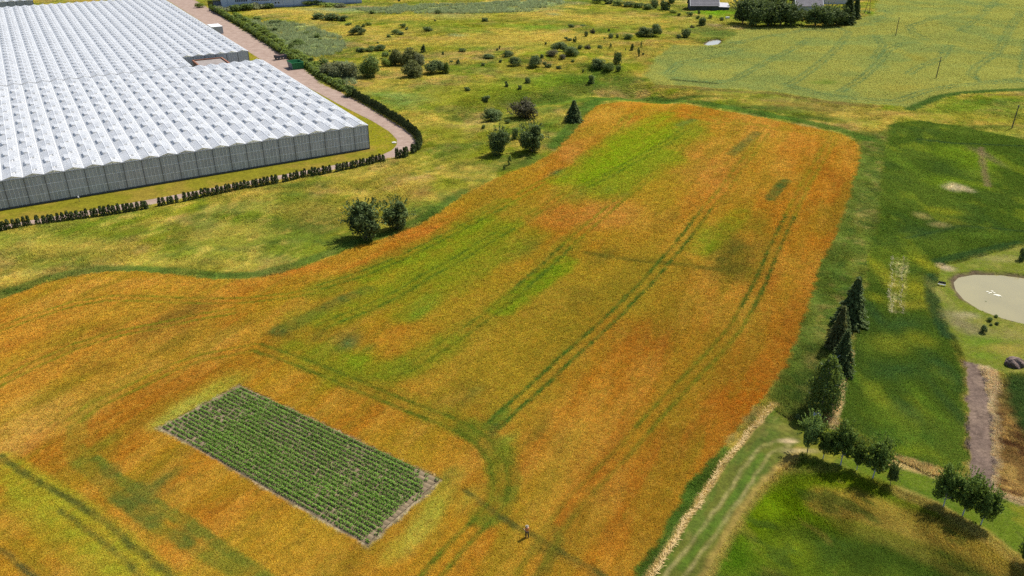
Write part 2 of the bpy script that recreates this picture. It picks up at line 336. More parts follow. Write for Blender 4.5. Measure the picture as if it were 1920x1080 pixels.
for (pts, w, c, s, soft) in [
    ([(525, 622), (570, 600), (610, 582), (650, 560), (690, 545)], 1.0, L(82, 98, 46), .8, 1.4),
    ([(600, 625), (650, 608), (690, 590), (740, 560), (790, 535)], 1.0, OLV, .5, 1.4),
    ([(990, 545), (1020, 522), (1055, 505)], 1.4, LIM, .9, 1.4), ([(960, 560), (1000, 535), (1040, 500)], 1.0, OLD, .4, 1.4),
    ([(1372, 290), (1395, 270), (1418, 250)], .9, L(112, 108, 50), .8, 1.0), ([(1330, 295), (1350, 275)], .9, OLV, .4, 1.4), ([(1275, 235), (1300, 226)], 1.0, BGR, .75, 1.0),
    ([(1444, 374), (1456, 358), (1474, 340)], .9, L(78, 98, 44), .95, .8),
    ([(1100, 300), (1160, 262), (1210, 232), (1250, 215)], 2.2, LIM, .5, 2), ([(1040, 345), (1100, 320), (1150, 290)], 1.0, LIM, .4, 1.5),
    ([(600, 545), (680, 515), (760, 482), (835, 445), (885, 418), (945, 384)], 2.4, L(132, 128, 34), .65, 2.2), ([(560, 600), (640, 592), (720, 560), (800, 515), (900, 452), (990, 400)], 2.2, L(140, 130, 36), .5, 2.4), ([(760, 695), (850, 640), (940, 575), (1010, 515), (1070, 455)], 2.0, L(140, 126, 36), .5, 2.4), ([(960, 780), (1060, 690), (1160, 590), (1260, 490)], 2.6, L(150, 124, 38), .45, 2.4), ([(1060, 340), (1130, 300), (1200, 255), (1260, 225)], 3.0, LIM, .5, 2.4), ([(620, 600), (720, 555), (820, 505), (900, 462), (960, 425)], 1.5, L(126, 134, 30), .5, 2.8), ([(760, 590), (830, 548), (900, 505), (960, 470), (1010, 440)], 1.6, L(126, 134, 30), .45, 3), ([(940, 580), (990, 545), (1035, 512), (1060, 490)], 1.6, L(120, 136, 24), .7, 1.8), ([(690, 520), (780, 480), (860, 440), (920, 408)], 1.2, L(120, 136, 24), .6, 1.8), ([(560, 655), (620, 672), (680, 690), (740, 698), (780, 680), (840, 645)], 1.6, L(126, 134, 30), .55, 2.6), ([(1310, 470), (1350, 440), (1390, 400)], 1.6, L(120, 136, 24), .4, 2.0), ([(1000, 680), (1080, 615), (1150, 550), (1220, 490)], 1.4, OLV, .5, 2.4), ([(1130, 360), (1200, 318), (1270, 262), (1310, 232)], 2.6, L(142, 138, 36), .55, 2.4), ([(700, 540), (790, 500), (860, 465)], 2.4, L(136, 138, 32), .5, 2.2),
    ([(1100, 475), (1200, 490), (1280, 498), (1350, 507)], .5, OLD, .6, .7),
    ([(575, 678), (640, 705), (700, 728), (760, 752), (830, 782), (880, 802)], 1.6, L(136, 124, 34), .6, 1.2),
    ([(880, 802), (920, 830), (940, 865), (946, 900), (938, 940), (915, 968)], 1.6, L(110, 116, 36), .75, 1.0),
    ([(0, 870), (60, 918), (120, 960), (190, 1015), (250, 1070), (300, 1120)], 1.5, L(156, 146, 40), .75, 1.4),
    ([(30, 930), (100, 990), (160, 1040), (220, 1090)], 1.2, L(150, 140, 40), .5, 1.4), ([(60, 895), (130, 935), (200, 985), (260, 1040), (320, 1090)], .8, L(160, 146, 44), .6, .9),
    ([(0, 857), (50, 892), (100, 920), (150, 947), (200, 982), (237, 1015), (287, 1055), (325, 1085)], .3, L(78, 80, 40), .8, .35),
    ([(112, 957), (162, 992), (225, 1042), (270, 1085)], .22, L(78, 78, 42), .7, .3),
    ([(0, 1030), (30, 1052), (65, 1085)], .25, L(78, 78, 46), .8, .3), ([(0, 1000), (40, 1030), (90, 1080)], .3, OLV, .5, .5),
    ([(150, 868), (185, 900), (215, 930), (250, 955), (300, 992), (350, 1020), (410, 1055), (470, 1095)], .55, L(106, 112, 40), .65, .7),
    ([(180, 862), (210, 890), (265, 925), (310, 958), (360, 985), (420, 1030), (480, 1068), (520, 1100)], .5, L(100, 112, 42), .75, .6),
    ([(230, 930), (255, 950), (285, 978)], 1.0, L(80, 98, 44), .6, .8), ([(255, 915), (285, 935)], .8, L(86, 100, 46), .5, .8), ([(335, 1000), (350, 1015)], .8, L(80, 98, 42), .6, .8), ([(205, 880), (215, 888)], .8, DGR, .6, .6),
    ([(150, 865), (138, 835), (148, 795), (185, 752)], .9, L(134, 122, 40), .6, .8),
    ([(915, 800), (935, 785), (950, 770)], .7, L(104, 122, 40), .8, .6), ([(930, 800), (922, 815)], .5, DGR, .7, .4),
    ([(870, 920), (910, 950), (960, 985), (992, 1003), (1030, 1022), (1060, 1040), (1100, 1062), (1140, 1085)], .28, L(86, 84, 40), .85, .3),
    ([(1000, 1022), (1080, 1060), (1120, 1085)], .25, L(128, 100, 44), .6, .3),
    ([(1010, 1090), (1030, 1050), (1050, 1010)], .5, L(110, 104, 38), .6, .6), ([(1000, 1035), (1025, 1015), (1040, 995)], .5, L(120, 110, 38), .5, .6)]:
    line(pts, w, c, s, soft, 'f', 0, .25)
TRAMS = [
    ([(925, 800), (960, 766), (1015, 718), (1060, 674), (1105, 635), (1155, 590), (1180, 562), (1204, 540), (1267, 468), (1301, 425), (1326, 391)], L(84, 104, 36), .95),
    ([(1326, 391), (1350, 366), (1375, 332), (1410, 285), (1435, 250)], L(138, 130, 36), .6),
    ([(1205, 806), (1248, 757), (1296, 707), (1336, 666), (1378, 618), (1398, 582), (1421, 540)], L(118, 116, 34), .7),
    ([(1398, 582), (1421, 540), (1440, 495), (1460, 450), (1482, 405)], L(88, 102, 36), .85),
    ([(1482, 405), (1508, 350), (1531, 312), (1551, 277), (1562, 262)], L(140, 130, 34), .65),
    ([(1205, 806), (1180, 836), (1130, 888), (1080, 938), (1045, 985), (1015, 1035), (985, 1085)], L(128, 116, 36), .5),
    ([(735, 700), (775, 687), (830, 650), (880, 617), (925, 585), (955, 560), (990, 535)], L(116, 116, 34), .7),
    ([(975, 542), (1022, 502), (1062, 463)], L(88, 106, 36), .9),
    ([(1062, 463), (1095, 433), (1125, 408), (1155, 382), (1200, 347), (1250, 305), (1285, 268), (1312, 238)], L(132, 128, 34), .7),
    ([(600, 615), (640, 598), (687, 580), (730, 560), (767, 540), (800, 518), (858, 488), (908, 456), (958, 428)], L(96, 110, 34), .75),
    ([(958, 428), (1010, 395), (1065, 362)], L(128, 128, 34), .5), ([(1080, 358), (1135, 333), (1200, 297), (1247, 270), (1290, 240)], L(98, 112, 34), .8),
    ([(600, 540), (687, 512), (755, 484), (830, 447), (880, 421), (944, 386)], L(100, 112, 34), .8),
    ([(944, 386), (1010, 347), (1060, 325), (1100, 297), (1135, 270), (1160, 240), (1178, 218)], L(140, 136, 34), .7),
    ([(1178, 218), (1230, 212), (1300, 216), (1380, 228), (1460, 243), (1540, 252)], L(142, 136, 36), .6),
    ([(1290, 240), (1330, 230), (1400, 236)], L(142, 136, 36), .5),
    ([(-60, 640), (5, 615), (62, 595), (138, 571), (205, 560), (275, 561), (360, 565), (450, 565), (540, 556), (600, 545)], L(130, 124, 34), .7),
    ([(-40, 745), (0, 718), (62, 686), (143, 650), (225, 626), (300, 611), (380, 594), (440, 584)], L(132, 126, 34), .75),
    ([(140, 790), (175, 762), (250, 727), (325, 690), (375, 672), (437, 660), (480, 652)], L(136, 126, 34), .65),
    ([(480, 652), (530, 668), (565, 680), (648, 714), (718, 743), (767, 763), (818, 782), (868, 803), (905, 828), (934, 868), (940, 905), (936, 940), (905, 978), (860, 1022), (812, 1078), (780, 1120)], L(108, 112, 34), .8),
]
for pts, c, s in TRAMS:
    tram(pts, c * .92, min(1, s * 1.2))
# --- pale grain field
poly('pale', PAL, 1.2)
noisy('pale', PALY, 22, .46, .64, .8, 51)
noisy('pale', PALG, 16, .50, .66, .7, 52)
noisy('pale', PALG, 5, .56, .74, .25, 53)
noisy('pale', PALY, 4, .56, .76, .2, 54)
for (x, y, rx, ry, c, s) in [(1340, 100, 80, 12, PALG, .7), (1270, 120, 50, 16, PALG, .8), (1380, 130, 90, 14, PALY, .6), (1560, 110, 80, 16, PALY, .7), (1640, 140, 70, 16, PALY, .6), (1500, 130, 60, 12, PALY, .5), (1750, 25, 60, 8, PALY, .7), (1500, 62, 60, 4, PALY, .6), (1800, 70, 90, 12, PALG, .4), (1690, 165, 60, 8, L(164, 148, 64), .5), (1545, 155, 30, 5, L(110, 132, 44), .6), (1900, 140, 60, 10, PALY, .6), (1720, 110, 20, 10, L(150, 134, 50), .5)]:
    blob(x, y, rx, ry, c, s, 'b', 'pale')
PT = L(104, 124, 76)
for pts in [
    [(1262, 146), (1290, 152), (1340, 156), (1380, 148), (1440, 115), (1500, 85), (1520, 72)], [(1250, 140), (1275, 118), (1330, 108), (1400, 92)], [(1370, 82), (1440, 68), (1520, 55), (1570, 52), (1592, 60), (1570, 90), (1530, 125), (1488, 155), (1475, 160)],
    [(1475, 160), (1530, 175), (1600, 185), (1680, 190), (1740, 170), (1800, 160), (1920, 152)], [(1575, 172), (1620, 145), (1650, 115), (1665, 95), (1690, 82), (1720, 80)], [(1600, 50), (1640, 40), (1670, 25), (1655, 20), (1610, 22)], [(1810, 20), (1750, 35), (1706, 50), (1712, 62), (1740, 75)],
    [(1870, 0), (1845, 25), (1800, 60)], [(1780, 85), (1765, 110), (1720, 128), (1702, 140)], [(1915, 20), (1890, 60), (1870, 100), (1830, 125), (1820, 140), (1840, 155), (1920, 148)], [(1940, 40), (1925, 90), (1918, 140)], [(1790, 0), (1850, 12), (1880, 8)],
    [(1500, 55), (1540, 58), (1570, 60)], [(1640, 65), (1655, 85), (1640, 110)]]:
    tram(pts, PT, .9, .36, 2.3, .25)
line([(1263, 150), (1290, 153), (1340, 157)], .9, L(78, 84, 44), .8, .8)
line([(1230, 163), (1340, 170), (1450, 176), (1560, 194), (1640, 200)], 1.0, L(130, 112, 62), .6, 1.5)
line([(1705, 206), (1730, 195), (1760, 182), (1800, 175), (1860, 171), (1930, 168)], 1.3, L(72, 100, 40), .9, 1.0)
line([(1850, 178), (1900, 178), (1960, 180)], .8, L(120, 100, 56), .6, .8)
# --- dark green crop on the right
poly('green', RG, .8)
noisy('green', L(82, 98, 32), 12, .48, .64, .8, 61)
noisy('green', L(54, 76, 32), 6, .54, .74, .4, 62, R(90), 2)
noisy('green', L(112, 122, 34), 4, .62, .76, .5, 63, R(90), 2.5)
for (x, y, rx, ry, c, s) in [(1820, 300, 60, 26, RGL, .9), (1790, 345, 60, 18, L(108, 126, 30), .85), (1850, 330, 40, 16, L(112, 128, 40), .6), (1850, 295, 14, 22, L(112, 98, 72), .7), (1795, 352, 24, 9, L(190, 170, 140), 1.0), (1818, 358, 14, 6, L(180, 160, 130), .8), (1765, 340, 16, 12, RGL, .5),
    (1770, 395, 40, 10, RGY, .6), (1725, 405, 18, 8, L(180, 160, 100), .5), (1755, 422, 24, 6, L(170, 150, 100), .6), (1780, 415, 26, 8, L(120, 116, 40), .6), (1700, 310, 16, 30, L(100, 120, 36), .6), (1880, 370, 40, 16, L(76, 92, 36), .5), (1840, 440, 70, 10, L(92, 112, 36), .7), (1720, 440, 40, 16, L(46, 72, 38), .7),
    (1640, 500, 22, 24, L(136, 136, 36), .8), (1690, 490, 50, 22, L(112, 124, 34), .7), (1735, 500, 26, 24, RGY, .85), (1720, 550, 40, 30, L(140, 136, 36), .9), (1665, 530, 20, 30, L(150, 142, 44), .7), (1640, 560, 20, 12, RGY, .7), (1700, 575, 40, 12, L(160, 146, 46), .6), (1760, 590, 20, 26, RGY, .7),
    (1640, 590, 16, 24, L(40, 68, 40), .7), (1700, 610, 60, 18, L(50, 78, 40), .7), (1680, 650, 60, 20, L(118, 122, 36), .8), (1730, 640, 30, 22, L(128, 128, 36), .8), (1630, 660, 20, 24, L(92, 110, 36), .6), (1770, 700, 26, 50, L(46, 76, 38), .8), (1700, 700, 60, 24, L(48, 78, 40), .7), (1640, 740, 16, 60, L(112, 118, 34), .7), (1650, 780, 30, 40, L(96, 116, 32), .6), (1740, 760, 16, 60, L(92, 116, 32), .7), (1790, 770, 16, 70, L(46, 72, 40), .7), (1700, 820, 60, 30, L(66, 98, 34), .6), (1700, 850, 60, 14, L(110, 124, 32), .8), (1600, 700, 16, 30, L(78, 110, 36), .7), (1690, 770, 26, 30, L(48, 76, 42), .6)]:
    blob(x, y, rx, ry, c, s * .75, 'b', 'green')
for x0 in (1671, 1679, 1688, 1697):
    line([(x0 + 4, 485), (x0, 520), (x0 - 1, 560), (x0, 588)], .10, L(200, 186, 130), .55, .25, 'f', 0, .55)
line([(1840, 278), (1843, 310), (1852, 350)], .5, L(124, 104, 78), .6, .5)
line([(1720, 262), (1790, 270), (1850, 272), (1930, 276)], .35, L(40, 62, 38), .7, .5)
line([(1700, 448), (1800, 425), (1930, 436)], .3, L(44, 66, 38), .5, .5)
line([(1760, 492), (1800, 482), (1860, 468), (1910, 458)], .9, L(50, 74, 36), .8, .8)
line([(1752, 520), (1750, 560), (1765, 600), (1782, 630)], 1.0, L(44, 70, 40), .8, 1.0)
# --- yard with the pond
poly('yard', L(124, 130, 44), .6)
noisy('yard', L(150, 142, 66), 6, .48, .66, .7, 71)
noisy('yard', L(104, 122, 34), 3, .54, .70, .5, 72)
for (x, y, rx, ry, c, s) in [(1775, 505, 18, 8, L(188, 166, 128), .9), (1770, 560, 14, 40, L(150, 142, 72), .6), (1795, 600, 24, 24, L(148, 134, 96), .8), (1812, 590, 26, 8, L(180, 164, 122), .8), (1830, 615, 30, 20, L(140, 126, 92), .7), (1880, 485, 50, 8, L(160, 148, 86), .7), (1860, 640, 50, 16, L(106, 132, 34), .8), (1900, 625, 40, 16, L(160, 146, 84), .5), (1900, 655, 60, 12, L(168, 146, 66), .6), (1850, 668, 30, 10, L(110, 136, 34), .7), (1790, 545, 10, 14, L(150, 146, 60), .5), (1900, 600, 40, 10, L(110, 118, 40), .6)]:
    blob(x, y, rx, ry, c, s)
PAINT.append(('pond',))
# --- right hand strips
line([(1845, 695), (1862, 745), (1868, 830), (1872, 930)], 1.3, L(190, 164, 122), .95, .7)
poly([(1880, 712), (1990, 700), (2200, 960), (1925, 938), (1872, 925), (1870, 830), (1872, 760)], L(140, 108, 60), .8)
noisy([(1880, 712), (1990, 700), (2200, 960), (1925, 938), (1872, 925), (1870, 830), (1872, 760)], L(98, 66, 42), 1.6, .50, .64, .85, 81, R(-30), 1.8)
noisy([(1880, 712), (1990, 700), (2200, 960), (1925, 938), (1872, 925), (1870, 830), (1872, 760)], L(188, 154, 86), 1.2, .56, .7, .7, 82, R(-30), 2.0)
poly([(1885, 705), (1990, 695), (2200, 840), (1930, 830), (1905, 790), (1886, 750)], L(58, 88, 38), 1.0, .9)
poly('lawn2', L(108, 124, 34), .7)
noisy('lawn2', L(146, 138, 42), 3.5, .50, .66, .6, 84)
noisy('lawn2', L(86, 112, 30), 8, .52, .66, .6, 85)
line([(1660, 862), (1710, 872), (1760, 890), (1815, 912)], .8, L(200, 170, 110), .9, .7)
line([(1560, 800), (1568, 770), (1580, 700), (1592, 660)], .45, L(190, 164, 118), .85, .5)
line([(1690, 925), (1760, 955), (1850, 1010), (1920, 1062)], .8, L(176, 152, 80), .7, .8)
line([(1862, 925), (1920, 942), (1990, 956)], .5, L(176, 150, 112), .8, .5)
poly('soil', SOIL, .25)
noisy('soil', L(150, 128, 110), 3, .46, .62, .8, 86)
noisy('soil', L(104, 86, 74), .6, .56, .7, .6, 87)
# --- farm track
TRK_P = [(1500, 800), (1450, 765), (1410, 808), (1380, 846), (1352, 884), (1316, 938), (1290, 978), (1258, 1024), (1222, 1080), (1190, 1130), (1290, 1140), (1325, 1080), (1345, 1045), (1372, 1000), (1396, 960), (1425, 918), (1462, 880), (1500, 858)]
poly(TRK_P, L(104, 110, 38), .6)
noisy(TRK_P, L(92, 112, 36), 1.4, .48, .62, .8, 88, R(55), 3)
noisy(TRK_P, L(128, 124, 58), .7, .56, .72, .5, 89, R(55), 3)
line([(1452, 760), (1432, 780), (1410, 806), (1382, 838), (1352, 876), (1316, 930), (1290, 970), (1258, 1016), (1222, 1075), (1190, 1125)], .28, L(206, 172, 108), .85, .3, 'f', 0, .1)
line([(1500, 845), (1465, 878), (1425, 918), (1392, 960), (1370, 1000), (1342, 1050), (1320, 1090)], .4, L(170, 142, 72), .7, .7)
for pts in ([(1484, 820), (1452, 826), (1425, 840), (1398, 872), (1360, 930), (1310, 1000), (1255, 1070), (1220, 1120)], [(1482, 836), (1458, 840), (1440, 855), (1418, 888), (1378, 952), (1340, 1005), (1295, 1065), (1258, 1118)]):
    line(pts, .10, L(176, 162, 104), .62, .35, 'f', 0, .35)
line([(1430, 852), (1408, 882), (1370, 940), (1325, 1003), (1275, 1067)], .25, L(84, 116, 28), .7, .4)
for (x, y, rx, ry, c, s) in [(1478, 825, 20, 5, L(222, 194, 150), .95), (1500, 845, 40, 6, L(206, 184, 130), .8), (1470, 800, 26, 10, L(140, 132, 60), .6), (1470, 880, 26, 12, L(186, 154, 84), .6), (1440, 895, 16, 8, L(180, 152, 86), .5), (1530, 780, 14, 12, L(160, 138, 84), .7), (1530, 885, 60, 8, L(150, 138, 64), .5)]:
    blob(x, y, rx, ry, c, s)
# --- the potato plot
PAINT.append(('plot',))

POLY_CACHE = {}
def region_pts(rg):
    if rg is None: return None
    if isinstance(rg, str): return POLYS[rg]
    k = id(rg)
    if k not in POLY_CACHE:
        POLY_CACHE[k] = F(rg)
    return POLY_CACHE[k]

def land_colour(X, Y):
    N = len(X)
    C = np.empty((N, 3)); C[:] = MG
    wf = ((fbm(X, Y, 1.6, 91, 2) - .5) * 1.3, (fbm(X, Y, 1.6, 95, 2) - .5) * 1.3)
    wb = ((fbm(X, Y, 11, 101, 4) - .5) * 15, (fbm(X, Y, 11, 105, 4) - .5) * 15)
    kb = np.clip(Y / 160, .45, 2.0)
    fine = fbm(X, Y, 1.7, 111, 3)
    lx, ly = gh_local(X, Y)
    masks = {k_: inside(X + wf[0] * .5, Y + wf[1] * .5, POLYS[k_]) for k_ in ('grain', 'pale', 'green')}
    for op in PAINT:
        kind = op[0]
        if kind == 'noise':
            _, rg, c, scale, lo, hi, s, seed, ang, st = op
            pts = region_pts(rg)
            if pts is None:
                n = fbm(X, Y, scale, seed, 4, ang, st)
                m = smooth(lo, hi, n) * s
                C += (c - C) * m[:, None]
            else:
                A = np.array(pts)
                ix = np.nonzero((X > A[:, 0].min()) & (X < A[:, 0].max()) & (Y > A[:, 1].min()) & (Y < A[:, 1].max()))[0]
                if not len(ix): continue
                ix = ix[inside(X[ix] + wf[0][ix], Y[ix] + wf[1][ix], pts)]
                if not len(ix): continue
                n = fbm(X[ix], Y[ix], scale, seed, 4, ang, st)
                m = smooth(lo, hi, n) * s
                C[ix] += (c - C[ix]) * m[:, None]
        elif kind == 'poly':
            _, pts, c, soft, s, warp = op
            A = np.array(pts)
            ix = np.nonzero((X > A[:, 0].min() - 3) & (X < A[:, 0].max() + 3) & (Y > A[:, 1].min() - 3) & (Y < A[:, 1].max() + 3))[0]
            if not len(ix): continue
            d = sdist(X[ix] + wf[0][ix], Y[ix] + wf[1][ix], pts)
            m = smooth(-soft, soft, d) * s
            C[ix] += (c - C[ix]) * m[:, None]
        elif kind == 'line':
            _, pts, c, w, s, soft, warp, off, brk = op
            A = np.array(pts)
            if off:
                T = np.gradient(A, axis=0); T /= np.linalg.norm(T, axis=1)[:, None] + 1e-9
                A = A + np.stack([-T[:, 1], T[:, 0]], 1) * off
                pts = [tuple(p) for p in A]
            pad = w + soft + 8
            ix = np.nonzero((X > A[:, 0].min() - pad) & (X < A[:, 0].max() + pad) & (Y > A[:, 1].min() - pad) & (Y < A[:, 1].max() + pad))[0]
            if not len(ix): continue
            if warp == 'b':
                xx, yy = X[ix] + wb[0][ix] * .35, Y[ix] + wb[1][ix] * .35
            else:
                q = .12 if warp == 't' else .35
                xx, yy = X[ix] + wf[0][ix] * q, Y[ix] + wf[1][ix] * q
            d = seg_dist(xx, yy, pts)
            m = (1 - smooth(w - .1, w + soft, d)) * s
            if brk:
                m = m * (1 - brk * smooth(.35, .65, 1 - fine[ix]) * 1.6).clip(0, 1)
            C[ix] += (c - C[ix]) * m[:, None]
        elif kind == 'blob':
            _, x, y, rx, ry, c, s, warp, rg = op
            pad = 2.4
            ix = np.nonzero((np.abs(X - x) < rx * pad + 9) & (np.abs(Y - y) < ry * pad + 9))[0]
            if not len(ix): continue
            kk = min(1.0, max(.12, min(rx, ry) / 9))
            dx_, dy_ = X[ix] + wb[0][ix] * kk - x, Y[ix] + wb[1][ix] * kk - y
            if rg == 'grain' and c[1] > c[0] * .48:          # green growth follows the drilling direction
                a_ = math.sqrt(rx * ry)
                du, dv = dx_ * math.cos(FIELD_DIR) + dy_ * math.sin(FIELD_DIR), -dx_ * math.sin(FIELD_DIR) + dy_ * math.cos(FIELD_DIR)
                d = np.hypot(du / (a_ * 1.75), dv / (a_ * .72))
                ins_ = masks[rg][ix] * 1.3
            else:
                d = np.hypot(dx_ / rx, dy_ / ry)
                ins_ = masks[rg][ix] if rg else True
            m = (1 - smooth(.1, 1.35, d)) * s * np.clip(.55 + .9 * fine[ix], 0, 1.1) * ins_
            C[ix] += (c - C[ix]) * np.clip(m, 0, 1)[:, None]
        elif kind == 'ghlawn':
            m = smooth(8.6, 8.0, lx) * smooth(-22, -21, ly) * (Y < 900)
            inr = inside(X, Y, LAWN_P)
            n = fbm(X, Y, 5, 121, 3)
            c = LAWN[None, :] + (L(160, 140, 48) - LAWN)[None, :] * smooth(.45, .7, n)[:, None]
            C[inr] = c[inr]
        elif kind == 'pond':
            for P_ in (POND, POND2):
                A = np.array(P_)
                ix = np.nonzero((X > A[:, 0].min() - 6) & (X < A[:, 0].max() + 6) & (Y > A[:, 1].min() - 6) & (Y < A[:, 1].max() + 6))[0]
                d = sdist(X[ix] + wf[0][ix], Y[ix] + wf[1][ix], P_)
                m = smooth(-1.7, -.6, d)
                C[ix] += (L(112, 96, 70) - C[ix]) * m[:, None]
        elif kind == 'plot':
            d = sdist(X, Y, PLOT)
            m = smooth(-.15, .35, d + wf[0] * .5)
            n = fbm(X, Y, .5, 131, 3)
            c = L(138, 122, 92)[None, :] + (L(182, 164, 130) - L(138, 122, 92))[None, :] * smooth(.4, .65, n)[:, None]
            C += (c - C) * m[:, None]
    return C * K_ALB

# lawn outline: everything inside the road's inner edge
LAWN_P = ROAD_IN + [GP(2, 330), GP(-180, 330), GP(-180, -30)]

# ------------------------------------------------------------------ mesh helpers
def mesh_obj(name, verts, faces, mat, parent=None, smooth_=False):
    me = bpy.data.meshes.new(name)
    me.from_pydata([tuple(v) for v in verts], [], faces)
    if mat: me.materials.append(mat)
    if smooth_:
        for p in me.polygons: p.use_smooth = True
    me.update()
    o = bpy.data.objects.new(name, me)
    COL.objects.link(o)
    if parent: o.parent = parent
    return o

def np_mesh(name, V, Q, mats=None, smooth_=False):
    """V (n,3), Q (m,k) face index array"""
    me = bpy.data.meshes.new(name)
    m, k = Q.shape
    me.vertices.add(len(V)); me.vertices.foreach_set('co', V.astype(np.float32).ravel())
    me.loops.add(m * k); me.loops.foreach_set('vertex_index', Q.astype(np.int32).ravel())
    me.polygons.add(m)
    me.polygons.foreach_set('loop_start', np.arange(0, m * k, k, dtype=np.int32))
    if smooth_: me.polygons.foreach_set('use_smooth', np.ones(m, bool))
    me.update(calc_edges=True)
    if mats: me.materials.append(mats)
    return me

def link(name, me, parent=None):
    o = bpy.data.objects.new(name, me); COL.objects.link(o)
    if parent: o.parent = parent
    return o

def tag(o, label=None, cat=None, group=None, kind=None):
    if label: o['label'] = label
    if cat: o['category'] = cat
    if group: o['group'] = group
    if kind: o['kind'] = kind
    return o

def empty(name, loc, rz=0, **k):
    o = bpy.data.objects.new(name, None); COL.objects.link(o)
    o.location = loc; o.rotation_euler = (0, 0, rz); o.empty_display_size = .3
    return tag(o, **k)

class MB:
    def __init__(s): s.v = []; s.f = []
    def add(s, vs, fs):
        n = len(s.v); s.v += [tuple(v) for v in vs]; s.f += [tuple(i + n for i in f) for f in fs]; return s
    def box(s, x0, y0, z0, x1, y1, z1):
        return s.add([(x0, y0, z0), (x1, y0, z0), (x1, y1, z0), (x0, y1, z0), (x0, y0, z1), (x1, y0, z1), (x1, y1, z1), (x0, y1, z1)],
                     [(0, 3, 2, 1), (4, 5, 6, 7), (0, 1, 5, 4), (1, 2, 6, 5), (2, 3, 7, 6), (3, 0, 4, 7)])
    def tube(s, a, b, r0, r1, n=8):
        a = Vector(a); b = Vector(b); d = (b - a)
        q = d.to_track_quat('Z', 'Y')
        vs = []
        for p, r in ((a, r0), (b, r1)):
            for i in range(n):
                t = 2 * math.pi * i / n
                vs.append(p + q @ Vector((math.cos(t) * r, math.sin(t) * r, 0)))
        fs = [(i, (i + 1) % n, n + (i + 1) % n, n + i) for i in range(n)] + [tuple(range(n - 1, -1, -1)), tuple(range(n, 2 * n))]
        return s.add(vs, fs)
    def slab(s, a, b, c, d, t):       # quad a b c d given thickness downward along its normal
        A, B, C, D = map(Vector, (a, b, c, d))
        n = (B - A).cross(D - A).normalized() * t
        return s.add([A, B, C, D, A - n, B - n, C - n, D - n], [(0, 1, 2, 3), (7, 6, 5, 4), (0, 4, 5, 1), (1, 5, 6, 2), (2, 6, 7, 3), (3, 7, 4, 0)])
    def obj(s, name, mat, parent=None, smooth_=False):
        return mesh_obj(name, s.v, s.f, mat, parent, smooth_)

# ------------------------------------------------------------------ materials
def new_mat(name):
    m = bpy.data.materials.new(name); m.use_nodes = True
    nt = m.node_tree; nt.nodes.clear()
    return m, nt, nt.nodes, nt.links

def simple_mat(name, col, rough=.7, noise=.15, scale=3., metal=0., spec=.3, bump=0.):
    m, nt, n, l = new_mat(name)
    out = n.new('ShaderNodeOutputMaterial'); p = n.new('ShaderNodeBsdfPrincipled')
    p.inputs['Roughness'].default_value = rough; p.inputs['Metallic'].default_value = metal
    p.inputs['Specular IOR Level'].default_value = spec
    tc = n.new('ShaderNodeTexCoord'); nz = n.new('ShaderNodeTexNoise'); nz.inputs['Scale'].default_value = scale; nz.inputs['Detail'].default_value = 6
    mr = n.new('ShaderNodeMapRange'); mr.inputs[1].default_value = .3; mr.inputs[2].default_value = .7; mr.inputs[3].default_value = 1 - noise; mr.inputs[4].default_value = 1 + noise
    mx = n.new('ShaderNodeMix'); mx.data_type = 'RGBA'; mx.blend_type = 'MULTIPLY'; mx.inputs['Factor'].default_value = 1
    mx.inputs['A'].default_value = (*[c_ * .85 for c_ in col], 1)
    l.new(tc.outputs['Object'], nz.inputs['Vector']); l.new(nz.outputs['Fac'], mr.inputs[0]); l.new(mr.outputs[0], mx.inputs['B'])
    l.new(mx.outputs['Result'], p.inputs['Base Color']); l.new(p.outputs[0], out.inputs[0])
    if bump:
        b = n.new('ShaderNodeBump'); b.inputs['Strength'].default_value = 1; b.inputs['Distance'].default_value = bump
        l.new(nz.outputs['Fac'], b.inputs['Height']); l.new(b.outputs[0], p.inputs['Normal'])
    return m

def leaf_mat(name, col, trans=.3, var=.35, tint=(1.15, 1.05, .7)):
    m, nt, n, l = new_mat(name)
    out = n.new('ShaderNodeOutputMaterial')
    g = n.new('ShaderNodeNewGeometry'); oi = n.new('ShaderNodeObjectInfo')
    mr = n.new('ShaderNodeMapRange'); mr.inputs[3].default_value = 1 - var; mr.inputs[4].default_value = 1 + var
    l.new(g.outputs['Random Per Island'], mr.inputs[0])
    mr2 = n.new('ShaderNodeMapRange'); mr2.inputs[3].default_value = .82; mr2.inputs[4].default_value = 1.18
    l.new(oi.outputs['Random'], mr2.inputs[0])
    mu = n.new('ShaderNodeMath'); mu.operation = 'MULTIPLY'; l.new(mr.outputs[0], mu.inputs[0]); l.new(mr2.outputs[0], mu.inputs[1])
    vm = n.new('ShaderNodeVectorMath'); vm.operation = 'SCALE'; vm.inputs[0].default_value = col; l.new(mu.outputs[0], vm.inputs['Scale'])
    d = n.new('ShaderNodeBsdfPrincipled'); d.inputs['Roughness'].default_value = .7; d.inputs['Specular IOR Level'].default_value = .1
    l.new(vm.outputs[0], d.inputs['Base Color'])
    t = n.new('ShaderNodeBsdfTranslucent')
    vt = n.new('ShaderNodeVectorMath'); vt.operation = 'MULTIPLY'; vt.inputs[1].default_value = tint; l.new(vm.outputs[0], vt.inputs[0]); l.new(vt.outputs[0], t.inputs['Color'])
    mx = n.new('ShaderNodeMixShader'); mx.inputs[0].default_value = trans
    l.new(d.outputs[0], mx.inputs[1]); l.new(t.outputs[0], mx.inputs[2]); l.new(mx.outputs[0], out.inputs[0])
    return m

